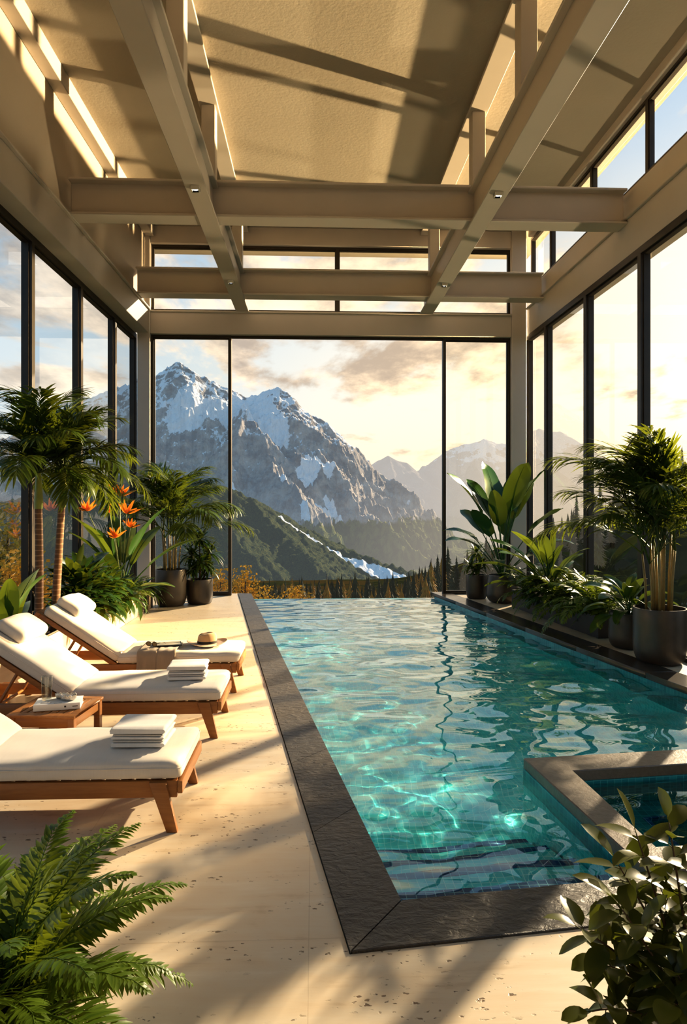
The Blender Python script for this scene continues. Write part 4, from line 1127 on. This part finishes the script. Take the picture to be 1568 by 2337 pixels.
    # hazy farther range on the right
    far = D([(760,1090,4600),(835,1068,4600),(862,1046,4600),(886,1036,4600),(905,1048,4600),(925,1056,4600),(955,1078,4650),(985,1062,4800),(1020,1028,5000),(1055,1012,5000),(1080,1008,5000),(1105,999,5000),(1135,1010,5000),(1165,1012,5000),(1200,990,5000),(1230,976,5000),(1255,986,5000),(1278,984,5000),(1310,1002,5000),(1340,1040,5000),(1370,1050,5000),(1410,1042,5000),(1450,1062,5000),(1520,1085,5000),(1640,1100,5000),(1800,1120,5000)])
    X, Y = fan(740, 1850, 3500, 5600, 420, 150)
    H, dm = seg_field(X, Y, far, .75, .00005)
    for s in ([(1105,999,5000),(1090,1080,4500),(1060,1180,3900)],[(1230,976,5000),(1215,1070,4500),(1190,1180,3900)],[(886,1036,4600),(905,1090,4300),(930,1150,3900)],[(1410,1042,5000),(1400,1110,4500),(1360,1190,3900)],[(1310,1002,5000),(1300,1090,4400),(1280,1180,3900)]):
        H = np.maximum(H, seg_field(X, Y, D(s), .8, .0001)[0])
    rid = fbm(X/420,Y/420,6,13,True,.55)
    Z = np.maximum(H+(.15+.85*smooth(dm,10,260))*(rid-.62)*240, -300)
    snow = smooth(Z,150,560)+.5*(fbm(X/150,Y/150,4,31)-.5); forest = smooth(-Z,-40,200)
    az = np.arctan2(X,Y)
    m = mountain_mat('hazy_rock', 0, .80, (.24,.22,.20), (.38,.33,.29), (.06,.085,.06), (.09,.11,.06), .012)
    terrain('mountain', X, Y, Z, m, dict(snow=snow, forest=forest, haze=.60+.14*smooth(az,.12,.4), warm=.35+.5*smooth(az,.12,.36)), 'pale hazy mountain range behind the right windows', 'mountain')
    # forested shoulder in the middle distance
    mid = D([(-300,1120,1500),(0,1095,1450),(200,1085,1400),(360,1085,1380),(450,1095,1360),(530,1122,1340),(570,1142,1330),(610,1170,1310),(650,1196,1300),(700,1222,1290),(750,1246,1280),(810,1268,1270),(870,1290,1260),(930,1308,1250),(1010,1335,1240)])
    X, Y = fan(-320, 1060, 700, 1480, 560, 200)
    H, dm = seg_field(X, Y, mid, .55)
    for s in ([(200,1085,1400),(230,1160,1200),(260,1240,1000)],[(450,1095,1360),(500,1170,1200),(560,1260,1000)],[(570,1142,1330),(640,1220,1180),(720,1290,1020)]):
        H = np.maximum(H, seg_field(X, Y, D(s), .6)[0])
    tr = fbm(X/9,Y/9,2,61)
    Z = np.maximum(H+(.3+.7*smooth(dm,10,120))*(fbm(X/130,Y/130,3,33,True)-.6)*26, -230)+12*tr
    _, dg = seg_field(X+8*(tr-.5), Y, D([(640,1206,1300),(690,1224,1280),(740,1250,1262),(800,1274,1240),(870,1296,1225),(915,1308,1215)]), 1)
    wid = 4+16*smooth(X, stand(720,1200,1250)[0], stand(900,1200,1250)[0])
    snow = 1.4*(1-smooth(dg, wid*.6, wid*1.4)); forest = 1.3-1.5*snow
    sun = smooth(dm, 130, 10)
    m = mountain_mat('forest_slope', 0, .50, (.17,.15,.12), (.30,.27,.22), (.012,.034,.016), (.075,.078,.020), .16)
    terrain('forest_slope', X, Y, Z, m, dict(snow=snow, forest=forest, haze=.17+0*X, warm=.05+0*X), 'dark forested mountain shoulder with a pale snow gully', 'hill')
    # hillside falling away from the house, rising to the right
    az = np.linspace(R(-100), R(100), 200)[None,:]; d = (3+900*np.linspace(0,1,120)**1.9)[:,None]
    X, Y = d*np.sin(az), 12+d*np.cos(az)
    Z = hill_z(X, Y)
    m = newmat('hillside'); p = wpos(); n = noise(p,.25,6)
    c = mix(ss(n,.35,.65),(.010,.016,.007),(.035,.034,.012)); c = mix(ss(noise(p,.06,3),.45,.6), c, (.045,.03,.01))
    out(N('ShaderNodeMixShader', {0: .03, 1: pbr(c,.95, **{'Specular IOR Level': 0.0}), 2: N('ShaderNodeEmission', {'Color': (.55,.45,.33), 'Strength': .5})}))  # faint even haze painted into the ground as emission
    terrain('hillside', X, Y, Z, m, {}, 'wooded hillside dropping away below the pool', 'hill')
    build_trees()
def hill_z(X, Y):
    az = np.degrees(np.arctan2(X, Y)); d = np.hypot(X, Y-0)
    low = -16 - .05*d - .00012*d*d
    rise = np.interp(az, [-180,-30,5,8,11,16,21,24,30,45,70,100,180], [-30,-28,-26,-24,-19.5,-11,-5.5,1,9,13,13,10,0])
    w = smooth(d, 55, 135)*(1-smooth(d, 200, 420))
    return low*(1-w)+rise*w + 1.2*(fbm(X/14,Y/14,4,9)-.5)
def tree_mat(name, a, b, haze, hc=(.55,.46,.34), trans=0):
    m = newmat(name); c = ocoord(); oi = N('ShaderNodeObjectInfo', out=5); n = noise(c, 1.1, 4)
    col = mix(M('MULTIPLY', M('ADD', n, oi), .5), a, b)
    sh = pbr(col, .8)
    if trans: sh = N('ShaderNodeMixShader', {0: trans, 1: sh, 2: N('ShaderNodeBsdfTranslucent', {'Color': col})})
    out(N('ShaderNodeMixShader', {0: haze, 1: sh, 2: N('ShaderNodeEmission', {'Color': hc, 'Strength': .5})})); return m  # haze painted over the tree colour as a flat emission
def build_trees():
    r = random.Random(17)
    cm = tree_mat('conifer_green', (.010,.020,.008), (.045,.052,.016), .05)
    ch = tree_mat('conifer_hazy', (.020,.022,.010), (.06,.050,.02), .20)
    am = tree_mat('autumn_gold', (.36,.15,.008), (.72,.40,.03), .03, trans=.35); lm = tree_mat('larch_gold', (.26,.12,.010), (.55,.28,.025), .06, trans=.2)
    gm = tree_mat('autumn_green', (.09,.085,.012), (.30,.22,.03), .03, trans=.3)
    bark = simple('bark', (.06,.04,.025), .9)
    def conifer_mesh(seed, mat, h=11, wd=2.1):
        q = random.Random(seed); b = MB(); tiers = 24
        for i in range(tiers):
            t = i/(tiers-1); z = h*(.12+.86*t); rad = wd*(1-t)**.85*(1 if i%2 else .8)+.10; n = 13; dz = h*.06
            vs = [(0,0,z+dz*.9)]
            for k in range(n):
                a = 2*PI*(k+q.uniform(-.3,.3))/n; rr = rad*q.uniform(.65,1.15); vs.append((rr*math.cos(a), rr*math.sin(a), z-dz*q.uniform(.2,1.0)))
                a2 = a+PI/n; r2 = rad*.45; vs.append((r2*math.cos(a2), r2*math.sin(a2), z+dz*.05))
            b.add(vs, [(0,1+k,1+(k+1)%(2*n)) for k in range(2*n)])
        return b.mesh('conifer_crown', mat)
    trunk = MB().tube([(0,0,-1.5),(0,0,5),(0,0,10.5)], [.22,.14,.02], 6).mesh('conifer_trunk', bark, 180)
    cms = [conifer_mesh(s, cm, 11, w) for s,w in ((1,2.4),(2,2.0),(3,2.6))]; chs = [conifer_mesh(s, ch, 11, w) for s,w in ((4,2.0),(5,2.5))]
    lms = [conifer_mesh(s, lm, 10, 2.6) for s in (6,7)]
    spots = []
    def free(x, y, rad):
        if any((x-a)**2+(y-b)**2 < (rad+c)**2 for a,b,c in spots): return False
        spots.append((x,y,rad)); return True
    def put(meshes, x, y, s, label, group, cat='tree', name='conifer', k=None, z=None):
        o = thing(name, label, cat, (x,y,float(hill_z(np.array([[x]]),np.array([[y]]))[0,0]) if z is None else z), r.uniform(0,6), group)
        o.scale = (s*r.uniform(.85,1.15),s*r.uniform(.85,1.15),s)
        link('crown', r.choice(meshes), o); link('trunk', trunk, o)
    # the row of tree tops over the pool edge: (direction, height of the top in the view)
    def top(px):
        return np.interp(px, [560,640,700,760,820,880,930,965,1000,1050,1110,1170,1230,1290,1330,1370,1420,1480,1560,1650], [1340,1330,1324,1320,1320,1318,1308,1298,1262,1238,1222,1212,1190,1150,1118,1098,1066,1040,1020,1010])
    n = 0
    for i in range(230):
        for k in range(25):
            px = 590+ (1010-590)*(i/229)+r.uniform(-7,7); d = r.uniform(62,165)
            py = top(px)+r.uniform(-10,10)+r.random()**2*34
            x,y,z = stand(px, py, d); g = float(hill_z(np.array([[x]]),np.array([[y]]))[0,0])
            s = max(.35, min(1.6,(z-g)/11))
            if free(x, y, 1.75*s): break
        else: continue
        gold = r.random() < .30
        if gold: put(lms, x, y, s*.93, 'golden larch in the row of trees beyond the pool edge', 'golden larches beyond the pool edge', name='larch', z=z-10*s*.93)
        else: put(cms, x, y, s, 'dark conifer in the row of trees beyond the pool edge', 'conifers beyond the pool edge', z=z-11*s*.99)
    for i in range(125):
        for k in range(25):
            px = 1000+620*(i/124)+r.uniform(-8,8); lay = r.random(); d = 95+65*lay
            py = top(px)+r.uniform(-6,6)+(1-lay)*r.uniform(20,150)
            x,y,z = stand(px, py, d); g = float(hill_z(np.array([[x]]),np.array([[y]]))[0,0]); s = max(.5, min(1.5,(z-g)/11))
            if free(x, y, 2.2*s): break
        else: continue
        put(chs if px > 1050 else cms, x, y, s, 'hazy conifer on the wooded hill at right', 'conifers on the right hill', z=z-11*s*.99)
    # broad-leaved autumn trees near the house
    def autumn(label, px, py, d, hgt, wid, mat, seed, nl=3200, ls=.34):
        q = random.Random(seed); x,y,z = stand(px, py, d)
        o = thing('autumn_tree', label, 'tree', (x,y,z-hgt))
        b = MB(); tips = []
        b.tube([(0,0,-2),(0,0,hgt*.4),(.1,0,hgt*.9)], [.2,.15,.03], 7)
        for i in range(16):
            a = i*2.4; z0 = hgt*(.25+.5*i/16); rr = wid*(.35+.65*math.sin(PI*(.25+.7*i/16)))*q.uniform(.7,1)
            tip = Vector((rr*math.cos(a), rr*math.sin(a), z0+hgt*.2)); b.tube([(0,0,z0),tip*.5+Vector((0,0,z0*.5+.2)),tip], [.06,.04,.012], 5); tips.append(tip)
        tips += [Vector((.1,0,hgt*.97)),Vector((.2,.2,hgt*.9)),Vector((-.2,0,hgt*.88))]
        b.build('trunk', bark, o, smooth=180)
        b = MB()
        for i in range(nl):
            t = q.choice(tips); p = t*q.uniform(.55,1.05)+Vector((q.gauss(0,wid*.15),q.gauss(0,wid*.15),q.gauss(0,hgt*.035)))
            p.z = max(p.z, hgt*.1) if t.z > 0 else p.z
            p.z = min(p.z, hgt)
            a,e = q.uniform(0,2*PI), q.uniform(-.8,.8); d_ = Vector((math.cos(a)*math.cos(e),math.sin(a)*math.cos(e),math.sin(e))); sd = d_.orthogonal()
            l = ls*q.uniform(.6,1.2)
            b.add([p-d_*l*.5, p+sd*l*.33, p+d_*l*.5, p-sd*l*.33], [(0,1,2,3)])
        b.build('crown', mat, o)
    autumn('golden autumn tree just beyond the left end of the pool edge', 556, 1292, 34, 8, 1.15, am, 1, 5200, .15)
    autumn('second golden autumn tree beyond the pool edge, right of the first', 602, 1338, 40, 8, 1.4, am, 2, 4200, .17)
    autumn('low golden tree in front of the dark conifers beyond the pool', 675, 1338, 62, 8, 2.2, am, 3, 3600, .26)
    autumn('yellow-green tree outside the left windows, at the left edge', 12, 1150, 22, 9, 1.5, gm, 4, 5500, .16)
    autumn('golden bush-like tree outside the left windows beside the palm trunks', 45, 1255, 20, 7, 1.3, am, 5, 5200, .15)
    autumn('small golden tree outside between the two palm trunks', 135, 1300, 24, 6, 1.3, am, 6, 2500, .13)
    autumn('golden tree seen through the far left glass panel', 500, 1300, 46, 8, 1.8, am, 7, 3600, .2)
build_outdoors()

# ------------------------------------------------------------------ sky, sun, camera
SUN_AZ, SUN_EL = R(41), R(22)
def build_light():
    global NT
    w = bpy.data.worlds.new('sky'); sc.world = w; w.use_nodes = True; NT = w.node_tree; NT.nodes.clear()
    d = VM('NORMALIZE', N('ShaderNodeTexCoord', out=0)); s = xyz(d)
    el = M('MAXIMUM', s[2], 0.0)
    sd = (math.sin(SUN_AZ)*math.cos(R(8.5)), math.cos(SUN_AZ)*math.cos(R(8.5)), math.sin(R(8.5)))
    ds = VM('DOT_PRODUCT', d, sd, out=1); ds01 = M('MULTIPLY', M('ADD', ds, 1), .5)
    east = M('POWER', ds01, 4.5)
    lo = mix(east, (.60,.58,.54), (1.12,.84,.50))
    hi = mix(M('POWER', ds01, 2.0), (.09,.27,.50), (.30,.50,.70))
    mid = mix(east, (.32,.50,.66), (1.02,.85,.60))
    t1 = ss(el, 0.0, .16); t2 = ss(el, .13, .52)
    sky = mix(t2, mix(t1, lo, mid), hi)
    glow = M('POWER', M('MAXIMUM', ds, 0), 9.0); g2 = M('POWER', M('MAXIMUM', ds, 0), 60.0)
    sky = mix(1.0, sky, mix(glow, (0,0,0), (.38,.22,.07)), 'ADD'); sky = mix(1.0, sky, mix(g2, (0,0,0), (1.2,.85,.4)), 'ADD')
    # clouds, flattened towards the horizon
    k = M('DIVIDE', 1.0, M('ADD', el, .12))
    cv = vec(M('MULTIPLY', s[0], k), M('MULTIPLY', M('MULTIPLY', s[1], k), .55), M('MULTIPLY', el, 3.0))
    n = noise(VM('ADD', cv, (3.1,1.7,.4)), 1.35, 8, .56, dist=.25)
    n2 = noise(VM('ADD', cv, (9.1,4.7,.4)), 2.6, 6, .6)
    cl = ss(n, .50, .58)
    band = M('MULTIPLY', ss(el, .03, .10), M('SUBTRACT', 1, ss(el, .35, .6)))
    cl = M('MULTIPLY', M('MULTIPLY', cl, band), M('ADD', .18, M('MULTIPLY', ss(ds01, .45, .80), .75)))
    cc = mix(ss(n2,.35,.65), mix(east,(.36,.34,.33),(.50,.36,.23)), mix(east,(.75,.70,.64),(1.5,1.08,.62)))
    sky = mix(cl, sky, cc)
    gr = mix(ss(s[2], -.25, 0), (.05,.06,.04), sky)
    bg = N('ShaderNodeBackground', {'Color': gr, 'Strength': 1.0})
    o = NT.nodes.new('ShaderNodeOutputWorld'); NT.links.new(bg, o.inputs[0])
    try: w.cycles.sampling_method = 'MANUAL'; w.cycles.sample_map_resolution = 1024
    except Exception: pass
    def lamp(name, typ, energy, col, loc, aim, **kw):
        l = bpy.data.lights.new(name, typ); l.energy = energy; l.color = col
        for k_,v in kw.items(): setattr(l, k_, v)
        o = bpy.data.objects.new(name, l); COL.objects.link(o); o.location = loc
        o.rotation_euler = (Vector(aim)-Vector(loc)).to_track_quat('-Z','Y').to_euler()
        return o
    sv = Vector((math.sin(SUN_AZ)*math.cos(SUN_EL), math.cos(SUN_AZ)*math.cos(SUN_EL), math.sin(SUN_EL)))
    sun = lamp('sun', 'SUN', SUN_W, (1.0,.79,.53), sv*60, (0,0,0), angle=R(.7))
    try:
        sun.data.cycles.is_caustics_light = True
        for o_ in CAUST: o_.cycles.is_caustics_caster = True
        for o_ in bpy.data.objects:
            if o_.name.split('.')[0] in ('pool_basin','step','nosing','waterline_band','spa_basin','bench','bench_edge'): o_.cycles.is_caustics_receiver = True
    except Exception as e: print('caustics', e)
    # added spots floating outside: grazing light through the clerestory, fainter uplight from below
    lamp('added_grazing_spot', 'SPOT', SPOT_W, (1.0,.70,.36), (15.3,14.4,5.25), (.5,8.6,6.7), spot_size=R(52), spot_blend=.35, shadow_soft_size=.10)
    a, e = R(64), R(35); tgt = Vector((2.0,8.6,5.5)); v = Vector((math.sin(a)*math.cos(e), math.cos(a)*math.cos(e), -math.sin(e)))
    lamp('added_uplight', 'SPOT', UP_W, (1.0,.76,.44), tgt+v*32, tgt, spot_size=R(17), spot_blend=.6, shadow_soft_size=.6)
    cam = bpy.data.cameras.new('camera'); co = bpy.data.objects.new('camera', cam); COL.objects.link(co)
    co.location = (0,0,CH_); co.rotation_euler = (PI/2, 0, -TH)
    cam.sensor_fit = 'VERTICAL'; cam.sensor_height = 36; cam.lens = 36*F_/2337; cam.shift_y = -(1168.5-HY_)/2337
    cam.clip_start = .05; cam.clip_end = 9000
    sc.camera = co
    sc.view_settings.view_transform = 'Standard'; sc.view_settings.look = 'Medium High Contrast'; sc.view_settings.exposure = EXPO
    c = sc.cycles
    c.use_denoising = True; c.max_bounces = 7; c.diffuse_bounces = 3; c.glossy_bounces = 4; c.transmission_bounces = 6; c.transparent_max_bounces = 12; c.adaptive_threshold = .04
    c.sample_clamp_indirect = 4; c.caustics_reflective = False; c.caustics_refractive = True; c.blur_glossy = .3
SUN_W, UP_W, SPOT_W, EXPO = 7.5, 14000, 66000, 0.22
build_light()
